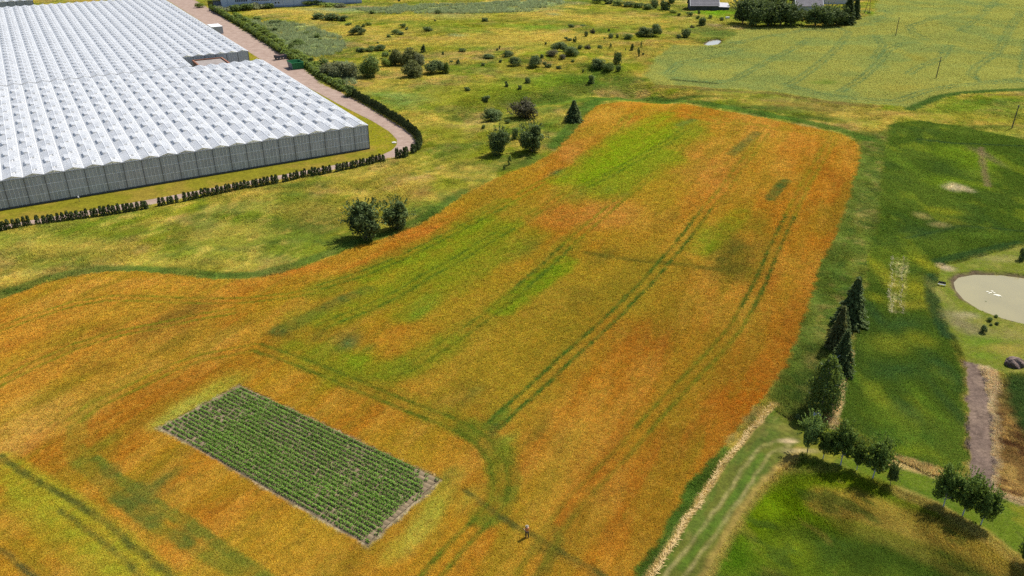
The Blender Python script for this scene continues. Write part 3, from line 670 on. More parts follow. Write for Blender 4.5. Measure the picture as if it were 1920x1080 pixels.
def ground_mat():
    m, nt, n, l = new_mat('land_surface')
    out = n.new('ShaderNodeOutputMaterial'); p = n.new('ShaderNodeBsdfPrincipled'); p.inputs['Roughness'].default_value = .95; p.inputs['Specular IOR Level'].default_value = .08
    a = n.new('ShaderNodeAttribute'); a.attribute_name = 'col'
    tc = n.new('ShaderNodeNewGeometry')
    prev = a.outputs['Color']
    for sc_, lo, hi in ((1.3, .72, 1.28), (.32, .8, 1.2), (6.0, .8, 1.2)):
        nz = n.new('ShaderNodeTexNoise'); nz.inputs['Scale'].default_value = sc_; nz.inputs['Detail'].default_value = 4; nz.inputs['Roughness'].default_value = .7
        l.new(tc.outputs['Position'], nz.inputs['Vector'])
        mr = n.new('ShaderNodeMapRange'); mr.inputs[1].default_value = .3; mr.inputs[2].default_value = .7; mr.inputs[3].default_value = lo; mr.inputs[4].default_value = hi
        l.new(nz.outputs['Fac'], mr.inputs[0])
        mx = n.new('ShaderNodeVectorMath'); mx.operation = 'SCALE'; l.new(prev, mx.inputs[0]); l.new(mr.outputs[0], mx.inputs['Scale'])
        prev = mx.outputs[0]
        if sc_ == 1.3:
            b = n.new('ShaderNodeBump'); b.inputs['Strength'].default_value = .8; b.inputs['Distance'].default_value = .35; l.new(nz.outputs['Fac'], b.inputs['Height'])
            l.new(b.outputs[0], p.inputs['Normal'])
    l.new(prev, p.inputs['Base Color']); l.new(p.outputs[0], out.inputs[0])
    return m
LAND = ground_mat()

def tuft_mat():
    m, nt, n, l = new_mat('standing_plants')
    out = n.new('ShaderNodeOutputMaterial')
    a = n.new('ShaderNodeAttribute'); a.attribute_type = 'INSTANCER'; a.attribute_name = 'col'
    b = n.new('ShaderNodeAttribute'); b.attribute_type = 'GEOMETRY'; b.attribute_name = 'bv'
    v = n.new('ShaderNodeVectorMath'); v.operation = 'MULTIPLY'; l.new(a.outputs['Color'], v.inputs[0]); l.new(b.outputs['Color'], v.inputs[1])
    d = n.new('ShaderNodeBsdfDiffuse'); t = n.new('ShaderNodeBsdfTranslucent'); l.new(v.outputs[0], d.inputs['Color']); l.new(v.outputs[0], t.inputs['Color'])
    mx = n.new('ShaderNodeMixShader'); mx.inputs[0].default_value = .42
    l.new(d.outputs[0], mx.inputs[1]); l.new(t.outputs[0], mx.inputs[2]); l.new(mx.outputs[0], out.inputs[0])
    return m
TUFT = tuft_mat()

# ------------------------------------------------------------------ land surface, one sheet split by what covers it
NU, NV = 1020, 540
vv = np.exp(np.linspace(math.log(40), math.log(560), NV))
uu = np.linspace(-1, 1, NU)
UU, YY = np.meshgrid(uu, vv)
XX = UU * (0.70 * YY + 34)
gx, gy = XX.ravel(), YY.ravel()
gz = height(gx, gy)
gcol = land_colour(gx, gy)
GV = np.stack([gx, gy, gz], 1)
idx = np.arange(NU * NV).reshape(NV, NU)
GQ = np.stack([idx[:-1, :-1], idx[:-1, 1:], idx[1:, 1:], idx[1:, :-1]], -1).reshape(-1, 4)
fc = GV[GQ].mean(1)
reg = np.zeros(len(GQ), int)
for k, nm in enumerate(('grain', 'pale', 'green')):
    reg[inside(fc[:, 0], fc[:, 1], POLYS[nm])] = k + 1
def sheet(name, sel, extra=None):
    Q = GQ[sel]
    used, inv = np.unique(Q.ravel(), return_inverse=True)
    V = GV[used]; Qn = inv.reshape(-1, 4); Cc = gcol[used]
    me = np_mesh(name, V, Qn, LAND, True)
    at_ = me.attributes.new('col', 'FLOAT_COLOR', 'POINT')
    at_.data.foreach_set('color', np.concatenate([Cc, np.ones((len(Cc), 1))], 1).astype(np.float32).ravel())
    o = link(name, me); o['kind'] = 'structure'
    return o
sheet('meadow_ground', reg == 0)
sheet('ripening_grain_field', reg == 1)
sheet('pale_grain_field', reg == 2)
sheet('green_crop_field', reg == 3)
# the land beyond the surveyed patch, to the horizon
def outer(name, quads):
    V = []; Q = []
    for q in quads:
        Q.append([len(V) + i for i in range(4)]); V += [(x, y, 0) for x, y in q]
    V = np.array(V, float)
    me = np_mesh(name, V, np.array(Q), LAND)
    at_ = me.attributes.new('col', 'FLOAT_COLOR', 'POINT')
    c = (MG * .6 + MO * .4) * K_ALB
    at_.data.foreach_set('color', np.tile(np.array([*c, 1], np.float32), len(V)))
    o = link(name, me); o['kind'] = 'structure'
xn, xf = .70 * 40 + 34, .70 * 560 + 34
outer('distant_ground', [[(-xn, 40), (-xf, 560), (-9000, 560), (-9000, 40)], [(xn, 40), (9000, 40), (9000, 560), (xf, 560)], [(-9000, 560), (-xf, 560), (xf, 560), (9000, 560)][:4] and [(-9000, 560), (9000, 560), (9000, 9000), (-9000, 9000)], [(-9000, -4000), (9000, -4000), (9000, 40), (-9000, 40)]])

# ------------------------------------------------------------------ road
def ribbon(name, A, B, z, mat):
    n = len(A)
    def resample(P, m=160):
        P = np.array(P); d = np.r_[0, np.cumsum(np.linalg.norm(np.diff(P, axis=0), axis=1))]
        t = np.linspace(0, d[-1], m)
        return np.stack([np.interp(t, d, P[:, 0]), np.interp(t, d, P[:, 1])], 1)
    a, b = np.array(A), np.array(B)
    V = []; Q = []
    for i in range(n):
        for k in range(5):
            w = k / 4
            V.append((*(a[i] * (1 - w) + b[i] * w), z))
    for i in range(n - 1):
        for k in range(4):
            Q.append((i * 5 + k, i * 5 + k + 1, (i + 1) * 5 + k + 1, (i + 1) * 5 + k))
    V = np.array(V); Q = np.array(Q)
    e1 = V[Q[0, 1]] - V[Q[0, 0]]; e2 = V[Q[0, 3]] - V[Q[0, 0]]
    if np.cross(e1, e2)[2] < 0: Q = Q[:, ::-1]
    return link(name, np_mesh(name, V, Q, mat))
def road_mat():
    m, nt, n, l = new_mat('pale_gravel_road')
    out = n.new('ShaderNodeOutputMaterial'); p = n.new('ShaderNodeBsdfPrincipled'); p.inputs['Roughness'].default_value = .9; p.inputs['Specular IOR Level'].default_value = .15
    g = n.new('ShaderNodeNewGeometry')
    cr = n.new('ShaderNodeValToRGB'); e = cr.color_ramp.elements
    b = L(162, 136, 120) * K_ALB * 1.1; c = L(196, 172, 156) * K_ALB * 1.1
    e[0].position = .32; e[0].color = (*b, 1); e[1].position = .68; e[1].color = (*c, 1)
    nz = n.new('ShaderNodeTexNoise'); nz.inputs['Scale'].default_value = .35; nz.inputs['Detail'].default_value = 8; nz.inputs['Roughness'].default_value = .7
    l.new(g.outputs['Position'], nz.inputs['Vector']); l.new(nz.outputs['Fac'], cr.inputs[0]); l.new(cr.outputs[0], p.inputs['Base Color'])
    l.new(p.outputs[0], out.inputs[0])
    return m
ROAD = road_mat()
# widen alike: both edges carry the same number of points, matched by hand above
nmin = min(len(ROAD_IN), len(ROAD_OUT))
def resamp(P, m):
    P = np.array(P); d = np.r_[0, np.cumsum(np.linalg.norm(np.diff(P, axis=0), axis=1))]
    t = np.linspace(0, d[-1], m)
    return np.stack([np.interp(t, d, P[:, 0]), np.interp(t, d, P[:, 1])], 1)
def split(P, k): return P[:k], P[k - 1:]
ia, ib = split(ROAD_IN, 11); oa, ob = split(ROAD_OUT, 10)
A_ = np.concatenate([resamp(ia, 60), resamp(ib, 80)[1:]]); B_ = np.concatenate([resamp(oa, 60), resamp(ob, 80)[1:]])
rd = ribbon('service_road', A_, B_, 0.03, ROAD); rd['kind'] = 'structure'

# ------------------------------------------------------------------ ponds
def water(name, P, z, col, rough=.12):
    m, nt, n, l = new_mat('muddy_water')
    out = n.new('ShaderNodeOutputMaterial'); p = n.new('ShaderNodeBsdfPrincipled')
    p.inputs['Roughness'].default_value = rough; p.inputs['Specular IOR Level'].default_value = .5
    g = n.new('ShaderNodeNewGeometry'); nz = n.new('ShaderNodeTexNoise'); nz.inputs['Scale'].default_value = .12; nz.inputs['Detail'].default_value = 3
    cr = n.new('ShaderNodeValToRGB'); e = cr.color_ramp.elements; e[0].position = .35; e[1].position = .65
    e[0].color = (*(col * .93), 1); e[1].color = (*(col * 1.05), 1)
    l.new(g.outputs['Position'], nz.inputs['Vector']); l.new(nz.outputs['Fac'], cr.inputs[0]); l.new(cr.outputs[0], p.inputs['Base Color'])
    nz2 = n.new('ShaderNodeTexNoise'); nz2.inputs['Scale'].default_value = 2.2; l.new(g.outputs['Position'], nz2.inputs['Vector'])
    b = n.new('ShaderNodeBump'); b.inputs['Distance'].default_value = .02; b.inputs['Strength'].default_value = .5; l.new(nz2.outputs['Fac'], b.inputs['Height']); l.new(b.outputs[0], p.inputs['Normal'])
    l.new(p.outputs[0], out.inputs[0])
    A = np.array(P); c = A.mean(0)
    V = [(c[0] + (x - c[0]) * 1.06, c[1] + (y - c[1]) * 1.06, z) for x, y in P]
    o = mesh_obj(name, V, [tuple(range(len(V)))[::-1]], m)
    if o.data.polygons[0].normal.z < 0: o.data.flip_normals()
    o['kind'] = 'structure'
water('pond_water', POND, -.42, L(196, 182, 118) * .30)
water('small_pond_water', POND2, -.35, L(184, 172, 150) * .36)

# ------------------------------------------------------------------ standing plants (crops and grass), instanced tufts
def blade_mesh(name, n, lean, hmin, hmax, width, spread, seed, ear=False, wind=(0, 0)):
    r = np.random.default_rng(seed)
    V = []; Q = []; B = []
    for i in range(n):
        a = r.uniform(0, 2 * math.pi); rad = spread * math.sqrt(r.uniform(0, 1)); x, y = math.cos(a) * rad, math.sin(a) * rad
        h = r.uniform(hmin, hmax); az = r.uniform(0, 2 * math.pi); ln = r.uniform(lean * .3, lean)
        dx, dy = math.cos(az) * ln + wind[0], math.sin(az) * ln + wind[1]
        wa = r.uniform(0, 2 * math.pi); wx, wy = math.cos(wa) * width / 2, math.sin(wa) * width / 2
        k = len(V)
        mid = .55
        V += [(x - wx, y - wy, 0), (x + wx, y + wy, 0), (x + dx * .45 + wx * 1.1, y + dy * .45 + wy * 1.1, h * mid), (x + dx * .45 - wx * 1.1, y + dy * .45 - wy * 1.1, h * mid),
              (x + dx * 1.1 + wx * .5, y + dy * 1.1 + wy * .5, h), (x + dx * 1.1 - wx * .5, y + dy * 1.1 - wy * .5, h)]
        Q += [(k, k + 1, k + 2, k + 3), (k + 3, k + 2, k + 4, k + 5)]
        t = r.uniform(.8, 1.22); w = r.uniform(-.10, .10)
        B += [(t * (1 + w), t, t * (1 - w))] * 6
    me = np_mesh(name, np.array(V), np.array(Q), TUFT)
    a = me.attributes.new('bv', 'FLOAT_COLOR', 'POINT')
    a.data.foreach_set('color', np.concatenate([np.array(B), np.ones((len(B), 1))], 1).astype(np.float32).ravel())
    return me

def tuft_collection(name, specs):
    c = bpy.data.collections.new(name)
    for i, s in enumerate(specs):
        o = bpy.data.objects.new(name + '_tuft', blade_mesh(name + '_tuft', *s)); c.objects.link(o)
    return c

def scatter(name, pts, cols, scl, coll, nvar, label, cat='plants'):
    me = bpy.data.meshes.new(name)
    n = len(pts)
    me.vertices.add(n); me.vertices.foreach_set('co', pts.astype(np.float32).ravel())
    a = me.attributes.new('col', 'FLOAT_COLOR', 'POINT'); a.data.foreach_set('color', np.concatenate([cols, np.ones((n, 1))], 1).astype(np.float32).ravel())
    a = me.attributes.new('scl', 'FLOAT_VECTOR', 'POINT'); a.data.foreach_set('vector', scl.astype(np.float32).ravel())
    a = me.attributes.new('rotv', 'FLOAT_VECTOR', 'POINT')
    rr = np.zeros((n, 3)); rr[:, 2] = rng.uniform(0, 6.28, n); a.data.foreach_set('vector', rr.astype(np.float32).ravel())
    a = me.attributes.new('vi', 'INT', 'POINT'); a.data.foreach_set('value', rng.integers(0, nvar, n).astype(np.int32))
    me.update()
    o = link(name, me)
    ng = bpy.data.node_groups.new(name + '_scatter', 'GeometryNodeTree')
    ng.interface.new_socket('Geometry', in_out='INPUT', socket_type='NodeSocketGeometry')
    ng.interface.new_socket('Geometry', in_out='OUTPUT', socket_type='NodeSocketGeometry')
    N = ng.nodes; Lk = ng.links
    gi = N.new('NodeGroupInput'); go = N.new('NodeGroupOutput')
    ip = N.new('GeometryNodeInstanceOnPoints'); ci = N.new('GeometryNodeCollectionInfo')
    ci.inputs['Collection'].default_value = coll; ci.inputs['Separate Children'].default_value = True; ci.inputs['Reset Children'].default_value = True
    ip.inputs['Pick Instance'].default_value = True
    def na(nm, ty):
        x = N.new('GeometryNodeInputNamedAttribute'); x.data_type = ty; x.inputs['Name'].default_value = nm; return x.outputs['Attribute']
    Lk.new(gi.outputs[0], ip.inputs['Points']); Lk.new(ci.outputs[0], ip.inputs['Instance'])
    Lk.new(na('vi', 'INT'), ip.inputs['Instance Index']); Lk.new(na('rotv', 'FLOAT_VECTOR'), ip.inputs['Rotation']); Lk.new(na('scl', 'FLOAT_VECTOR'), ip.inputs['Scale'])
    Lk.new(ip.outputs[0], go.inputs[0])
    md = o.modifiers.new('scatter', 'NODES'); md.node_group = ng
    tag(o, label, cat, None, 'stuff')
    return o

STEP = 0.0026
rows = int(math.log(545 / 52) / STEP)
yv = 52 * np.exp(np.arange(rows) * STEP)
cand = []
for y in yv:
    sp = STEP * y
    hw = .69 * y + 22
    n = int(2 * hw / sp)
    x = (np.arange(n) + rng.uniform(0, 1, n)) * sp - hw
    cand.append(np.stack([x, y + rng.uniform(-.5, .5, n) * sp], 1))
P = np.concatenate(cand)
PX, PY = P[:, 0], P[:, 1]
TC = land_colour(PX, PY)
TZ = height(PX, PY)
sp = STEP * PY
wx_ = (fbm(PX, PY, 1.6, 91, 2) - .5) * 1.3; wy_ = (fbm(PX, PY, 1.6, 95, 2) - .5) * 1.3
fine_ = rng.uniform(-.6, .6, len(PX))
in_grain = inside(PX + wx_ * .5, PY + wy_ * .5, POLYS['grain'])
in_pale = inside(PX, PY, POLYS['pale'])
in_green = inside(PX + wx_ * .5, PY, POLYS['green'])
in_yard = inside(PX, PY, POLYS['yard'])
in_plot = sdist(PX, PY, PLOT) > .05 + .3 * fine_
in_soil = inside(PX, PY, POLYS['soil'])
in_l2 = inside(PX, PY, POLYS['lawn2'])
in_lawn = inside(PX, PY, LAWN_P)
in_track = inside(PX, PY, F(TRK_P))
road_poly = [tuple(p) for p in A_] + [tuple(p) for p in B_[::-1]]
near_road = inside(PX, PY, road_poly)
wet = (sdist(PX, PY, POND) > -1.2) | (sdist(PX, PY, POND2) > -1.2)
lxx, lyy = gh_local(PX, PY)
none = in_plot | in_soil | near_road | wet
low = in_lawn | in_l2 | in_yard | in_track
jit = rng.uniform(.84, 1.18, len(PX))[:, None] * (1 + rng.uniform(-.06, .06, (len(PX), 3)))
clump = smooth(.28, .72, fbm(PX, PY, 1.1, 171, 3))
clump2 = smooth(.3, .7, fbm(PX, PY, 2.6, 175, 3, R(60), 2.0))
TCm = TC * (.86 + .22 * clump2 + .12 * clump)[:, None]
TC = TC * (.95 + .10 * clump)[:, None]
K_T = np.array([2.55, 2.75, 2.85])
def pts_of(m): return np.stack([PX[m], PY[m], TZ[m] - .01], 1)
# tufts are modelled with a unit footprint; height scale is in metres
crop_c = tuft_collection('grain', [(16, .85, .55, 1.0, .19, .62, s) for s in (1, 2, 3, 4)])
m = in_grain & ~none
wide = np.clip(sp[m] * 1.35, .3, 3)
hz = np.minimum(.30, wide * .5) * rng.uniform(.75, 1.2, m.sum())
scatter('ripening_grain', pts_of(m), TC[m] * jit[m] * K_T * np.array([1.02, 1.09, 1.02]), np.stack([wide, wide, hz], 1), crop_c, 4, 'orange and green ripening grain standing in the large central field', 'grain')
m = in_pale & ~none
wide = np.clip(sp[m] * 1.35, .3, 3)
scatter('pale_grain', pts_of(m), TC[m] * (1 + (jit[m] - 1) * .35) * K_T * .93, np.stack([wide, wide, np.full(m.sum(), .2)], 1), crop_c, 4, 'pale green grain in the far right field around the poles', 'grain')
m = in_green & ~none & ~in_l2 & ~in_yard
wide = np.clip(sp[m] * 1.35, .3, 3)
scatter('green_crop', pts_of(m), TC[m] * np.array([1.5, 1.38, 1.35]) * jit[m] * K_T, np.stack([wide, wide, np.minimum(.3, wide * .5)], 1), crop_c, 4, 'dark green crop standing left of the pond', 'crop')
grass_c = tuft_collection('grass', [(15, .9, .45, 1.0, .13, .6, s, False, (.2, .14)) for s in (11, 12, 13, 14)])
m = ~(in_grain | in_pale | in_green | none | low)
wide = np.clip(sp[m] * 1.5, .3, 3)
lush = fbm(PX[m], PY[m], 7, 141, 3)
hz = .14 + .34 * smooth(.35, .75, lush)
scatter('meadow_grass', pts_of(m), TCm[m] * jit[m] * K_T, np.stack([wide, wide, hz * rng.uniform(.7, 1.3, m.sum())], 1), grass_c, 4, 'uncut golden and green grass of the rough meadow', 'grass')
m = low & ~none & ~(lxx < 1) & (rng.uniform(0, 1, len(PX)) < .6)
wide = np.clip(sp[m] * 1.2, .2, 3)
scatter('mown_grass', pts_of(m), TC[m] * (1 + (jit[m] - 1) * .5) * K_T, np.stack([wide, wide, np.full(m.sum(), .07)], 1), grass_c, 4, 'short mown grass beside road, track and pond', 'grass')

# ------------------------------------------------------------------ greenhouses
BAY, EAVE, RISE = 4.05, 6.6, .58
VP, VW = 10.15, 3.4                # vent pitch along the ridge, vent width
ROOFM = None
def roof_mat():
    m, nt, n, l = new_mat('whitewashed_roof_glass')
    out = n.new('ShaderNodeOutputMaterial'); p = n.new('ShaderNodeBsdfPrincipled'); p.inputs['Roughness'].default_value = .34; p.inputs['Specular IOR Level'].default_value = .55
    g = n.new('ShaderNodeNewGeometry')
    nz = n.new('ShaderNodeTexNoise'); nz.inputs['Scale'].default_value = .16; nz.inputs['Detail'].default_value = 7; nz.inputs['Roughness'].default_value = .65
    cr = n.new('ShaderNodeValToRGB'); e = cr.color_ramp.elements; e[0].position = .3; e[0].color = (.355, .365, .38, 1); e[1].position = .68; e[1].color = (.46, .468, .48, 1)
    l.new(g.outputs['Position'], nz.inputs['Vector']); l.new(nz.outputs['Fac'], cr.inputs[0]); l.new(cr.outputs[0], p.inputs['Base Color'])
    t = n.new('ShaderNodeBsdfTranslucent'); t.inputs['Color'].default_value = (.88, .89, .9, 1)
    mx = n.new('ShaderNodeMixShader'); mx.inputs[0].default_value = .5
    l.new(p.outputs[0], mx.inputs[1]); l.new(t.outputs[0], mx.inputs[2]); l.new(mx.outputs[0], out.inputs[0])
    return m
ROOFM = roof_mat()
WMETAL = simple_mat('white_metal', (.5, .51, .52), .45, .06)
POSTM = simple_mat('dark_post_metal', (.11, .115, .11), .5, .1)
MULL = simple_mat('aluminium_mullion', (.85, .85, .78), .45, .08)
def pane_mat():
    m, nt, n, l = new_mat('wall_glass')
    out = n.new('ShaderNodeOutputMaterial'); p = n.new('ShaderNodeBsdfPrincipled'); p.inputs['Roughness'].default_value = .22; p.inputs['Base Color'].default_value = (.42, .43, .41, 1); p.inputs['Specular IOR Level'].default_value = .5
    tr = n.new('ShaderNodeBsdfTransparent'); tr.inputs[0].default_value = (.82, .86, .82, 1)
    oi = n.new('ShaderNodeObjectInfo'); mr = n.new('ShaderNodeMapRange'); mr.inputs[3].default_value = .22; mr.inputs[4].default_value = .42
    l.new(oi.outputs['Random'], mr.inputs[0])
    mx = n.new('ShaderNodeMixShader'); l.new(mr.outputs[0], mx.inputs[0]); l.new(p.outputs[0], mx.inputs[1]); l.new(tr.outputs[0], mx.inputs[2]); l.new(mx.outputs[0], out.inputs[0])
    return m
PANE = pane_mat()
SCREEN = simple_mat('grey_shade_screen', (.6, .61, .58), .9, .25, .8)
CROPIN = simple_mat('crop_behind_glass', (.10, .12, .085), .9, .6, 2.2); CANOPY = simple_mat('pale_crop_canopy', (.36, .38, .33), .9, .35, 1.2)
FLOORIN = simple_mat('inside_floor', (.3, .31, .3), .9, .3, .6)
CURT = simple_mat('white_bounce_curtain', (.9, .9, .88), .8, .1, .8)  # for the added curtains that bounce sunlight up under the roof
GABLE = leaf_mat('gable_sheet', (.86, .84, .74), .7, .03, (1.05, 1.05, 1.0))

def slope_mesh(name, y0, y1, side, pitch, vw, phase, first, last):
    """one roof plane from gutter to ridge, with real openings where vents stand"""
    xg, xr = (BAY / 2, 0.0) if side > 0 else (-BAY / 2, 0.0)
    def pt(t, y, lift=0): return (xg * (1 - t), y, EAVE + RISE * t + lift)
    mb = MB()
    def patch(t0, t1, a, b):
        q = [pt(t0, a), pt(t0, b), pt(t1, b), pt(t1, a)]
        if side < 0: q = q[::-1]
        mb.slab(*q, .035)
    patch(0, .52, y0, y1)
    ys = []
    y = y0 + phase
    while y + vw < y1 - .6:
        ys.append(y); y += pitch
    c = y0
    for a in ys:
        patch(.52, 1, c, a); c = a + vw
    patch(.52, 1, c, y1)
    me = bpy.data.meshes.new(name); me.from_pydata(mb.v, [], mb.f); me.materials.append(ROOFM); me.update()
    return me, ys

def flap_mesh(side, vw, openang):
    Lr = math.hypot(BAY / 2, RISE) * .54
    a = -math.atan2(RISE, BAY / 2) + openang
    mb = MB()
    x1, z1 = math.cos(a) * Lr * side, math.sin(a) * Lr
    q = [(x1, 0, z1), (x1, vw, z1), (0, vw, .03), (0, 0, .03)]
    if side < 0: q = q[::-1]
    mb.slab(*q, .04)
    n = len(mb.f)
    for yy in (.35, vw - .4):         # push rods
        mb.box(min(0, side) * 0 + side * .85 - .03, yy, -.36, side * .85 + .03, yy + .06, z1 * .6)
    me = bpy.data.meshes.new('roof_vent'); me.from_pydata(mb.v, [], mb.f); me.materials.append(ROOFM); me.materials.append(MULL)
    for i, p in enumerate(me.polygons): p.material_index = 0 if i < n else 1
    me.update()
    return me

def greenhouse(name, label, bays, y0, y1, pitch, vw, nvent, openang, bars, origin_shift=0, front=True, group='glasshouse blocks beside the service road'):
    root = empty(name, (GH_O[0], GH_O[1], 0), GH_A, label=label, cat='greenhouse', group=group)
    cols = {}
    near = []
    for sgn, ph in ((1, 2.6), (-1, 2.6 + pitch / 2)):
        cols[sgn] = {}
    fl = {1: flap_mesh(1, vw, openang), -1: flap_mesh(-1, vw, openang)}
    allv = []
    for b in bays:
        b0 = y0(b)
        xm = -(b + .5) * BAY + origin_shift
        for sgn, ph in ((1, 2.6 + (b % 2) * 0.0), (-1, 2.6 + pitch / 2)):
            key = (sgn, b0)
            if key not in cols:
                cols[key] = slope_mesh('roof_slope', b0, y1, sgn, pitch, vw, ph, 0, 0)
            me, ys = cols[key]
            o = link('roof_slope', me, root); o.location = (xm, 0, 0)
            for y in ys: allv.append((y - xm * .35, sgn, xm, y))
        g = gut.setdefault(b0, MB().box(-.11, b0 - .1, EAVE - .12, .11, y1, EAVE + .06))
        gme = gutm.get((b0, y1))
        if gme is None:
            gme = bpy.data.meshes.new('gutter'); gme.from_pydata(MB().box(-.11, b0 - .1, EAVE - .12, .11, y1, EAVE + .06).v, [], MB().box(0, 0, 0, 1, 1, 1).f); gme.materials.append(WMETAL); gutm[(b0, y1)] = gme
        o = link('gutter', gme, root); o.location = (-(b + 1) * BAY + origin_shift, 0, 0)
        rme = ridm.get((b0, y1))
        if rme is None:
            rme = bpy.data.meshes.new('ridge_cap'); rme.from_pydata(MB().box(-.06, b0, EAVE + RISE - .02, .06, y1, EAVE + RISE + .07).v, [], MB().box(0, 0, 0, 1, 1, 1).f); rme.materials.append(WMETAL); ridm[(b0, y1)] = rme
        o = link('ridge_cap', rme, root); o.location = (xm, 0, 0)
    allv.sort()
    for d, sgn, xm, y in allv[:nvent]:
        o = link('roof_vent', fl[sgn], root); o.location = (xm, y, EAVE + RISE + .03)
    rest = allv[nvent:]
    if rest:
        V = []; Fc = []
        for d, sgn, xm, y in rest:
            me = fl[sgn]; k = len(V)
            V += [(v.co.x + xm, v.co.y + y, v.co.z + EAVE + RISE + .03) for v in me.vertices[:8]]
            Fc += [tuple(i + k for i in p.vertices) for p in list(me.polygons)[:6]]
        o = mesh_obj('roof_vents', V, Fc, ROOFM, root); o['kind'] = 'stuff'
    return root
gut = {}; gutm = {}; ridm = {}
NB = 34
near = greenhouse('greenhouse', 'long white glass greenhouse with open roof vents nearest the curved road', range(NB), lambda b: 0.0, 101.0, VP, VW, 296, R(26), True)
farb = greenhouse('greenhouse', 'white glass greenhouse block with a notched corner behind the nearest one', range(NB), lambda b: 120.8 if b < 6 else 102.4, 303.0, 6.4, 2.6, 290, R(16), False)

def const_box(name, x0, y0, z0, x1, y1, z1, mat, parent):
    return MB().box(x0, y0, z0, x1, y1, z1).obj(name, mat, parent)
def shared(name, mb, mat):
    me = bpy.data.meshes.new(name); me.from_pydata(mb.v, [], mb.f); me.materials.append(mat); me.update(); return me
# front wall of the near block
pm = shared('wall_post', MB().box(-.065, -.05, 0, .065, .12, EAVE + .05), POSTM)
for b in range(NB + 1):
    o = link('wall_post', pm, near); o.location = (-b * BAY, 0, 0)
W5 = BAY / 5
panes = [shared('wall_pane', MB().box(.04, .02, z0 + .03, W5 - .04, .04, z1 - .03), PANE) for z0, z1 in ((.35, 2.2), (2.2, 4.3), (4.3, 6.35))]
mm = shared('wall_mullion', MB().box(-.03, -.02, .3, .03, .06, EAVE - .1), MULL)
V = MB(); VM = MB()
for b in range(NB):
    for k in range(5):
        x = -(b + 1) * BAY + k * W5
        if b < 20:
            for me in panes:
                o = link('wall_pane', me, near); o.location = (x, 0, 0)
        else:
            for z0, z1 in ((.35, 2.2), (2.2, 4.3), (4.3, 6.35)):
                V.box(x + .04, .02, z0 + .03, x + W5 - .04, .04, z1 - .03)
        if k:
            if b < 24:
                o = link('wall_mullion', mm, near); o.location = (x, 0, 0)
            else: VM.box(x - .03, -.02, .3, x + .03, .06, EAVE - .1)
V.obj('wall_panes', PANE, near)['kind'] = 'stuff'
VM.obj('wall_mullions', MULL, near)['kind'] = 'stuff'
Wd = NB * BAY
for z in (2.2, 4.3):
    const_box('wall_rail', -Wd, -.025, z - .03, 0, .055, z + .03, MULL, near)
const_box('wall_rail', -Wd, -.14, EAVE - .18, .1, .10, EAVE - .02, WMETAL, near)
const_box('wall_base', -Wd, -.06, 0, .02, .16, .34, simple_mat('dark_plinth', (.07, .075, .07), .8), near)
gb = shared('gable_pane', MB().add([(-BAY / 2 + .05, .03, EAVE + .02), (BAY / 2 - .05, .03, EAVE + .02), (0, .03, EAVE + RISE - .06), (-BAY / 2 + .05, .09, EAVE + .02), (BAY / 2 - .05, .09, EAVE + .02), (0, .09, EAVE + RISE - .06)], [(0, 1, 2), (5, 4, 3), (0, 3, 4, 1), (1, 4, 5, 2), (2, 5, 3, 0)]), GABLE)
def verge(z0=EAVE + .03):
    m_ = MB()
    for s_ in (1, -1):
        m_.tube((s_ * BAY / 2, -.05, z0), (0, -.05, z0 + RISE), .055, .055, 4)
    m_.tube((0, -.03, z0), (0, -.03, z0 + RISE), .03, .03, 4)
    return m_
vg = shared('gable_frame', verge(), WMETAL)
for b in range(NB):
    xm = -(b + .5) * BAY
    o = link('gable_pane', gb, near); o.location = (xm, 0, 0)
    o = link('gable_frame', vg, near); o.location = (xm, 0, 0)
    if b < 6:
        for yy, rt in ((120.8, farb),):
            o = link('gable_pane', gb, rt); o.location = (xm, yy, 0)
            o = link('gable_frame', vg, rt); o.location = (xm, yy, 0)
# what stands behind the glass
const_box('shade_screen', -Wd + .3, 1.0, 4.0, -.3, 1.06, 6.5, SCREEN, near)
const_box('crop_row', -Wd + .3, .9, .1, -.3, 1.5, 2.9, CROPIN, near)
const_box('inside_floor', -Wd, .3, .02, -.1, 101, .05, FLOORIN, near)
const_box('bounce_curtain', -Wd + .3, .6, 6.2, -.3, 100.6, 6.24, CURT, near)  # added below the glass to brighten vent openings and even out the slopes
# side wall along the road, rear wall
def wall_run(parent, p, q, post_every, seen=True):
    """glass wall between two local points"""
    p = Vector((*p, 0)); q = Vector((*q, 0)); d = (q - p); Ln = d.length; d.normalize(); nrm = Vector((d.y, -d.x, 0))
    def P3(s, o, z): v = p + d * s + nrm * o; return (v.x, v.y, z)
    def bx(mb, s0, s1, o0, o1, z0, z1):
        mb.add([P3(s0, o0, z0), P3(s1, o0, z0), P3(s1, o1, z0), P3(s0, o1, z0), P3(s0, o0, z1), P3(s1, o0, z1), P3(s1, o1, z1), P3(s0, o1, z1)], [(0, 1, 2, 3), (7, 6, 5, 4), (0, 4, 5, 1), (1, 5, 6, 2), (2, 6, 7, 3), (3, 7, 4, 0)])
    g = MB(); bx(g, 0, Ln, -.05, -.03, .3, EAVE); g.obj('side_glass', PANE, parent)
    k = int(Ln / post_every); a = MB()
    for i in range(k + 1): bx(a, i * Ln / k - .07, i * Ln / k + .07, -.02, .07, 0, EAVE)
    a.obj('side_posts', POSTM, parent)['kind'] = 'stuff'
    k2 = int(Ln / .9); a = MB()
    for i in range(k2): bx(a, i * Ln / k2 - .025, i * Ln / k2 + .025, -.02, .04, .3, EAVE - .1)
    a.obj('side_mullions', MULL, parent)['kind'] = 'stuff'
    a = MB(); bx(a, 0, Ln, -.06, .1, EAVE - .16, EAVE + .04); a.obj('side_gutter', WMETAL, parent)
wall_run(near, (.02, 0), (.02, 101), 5)
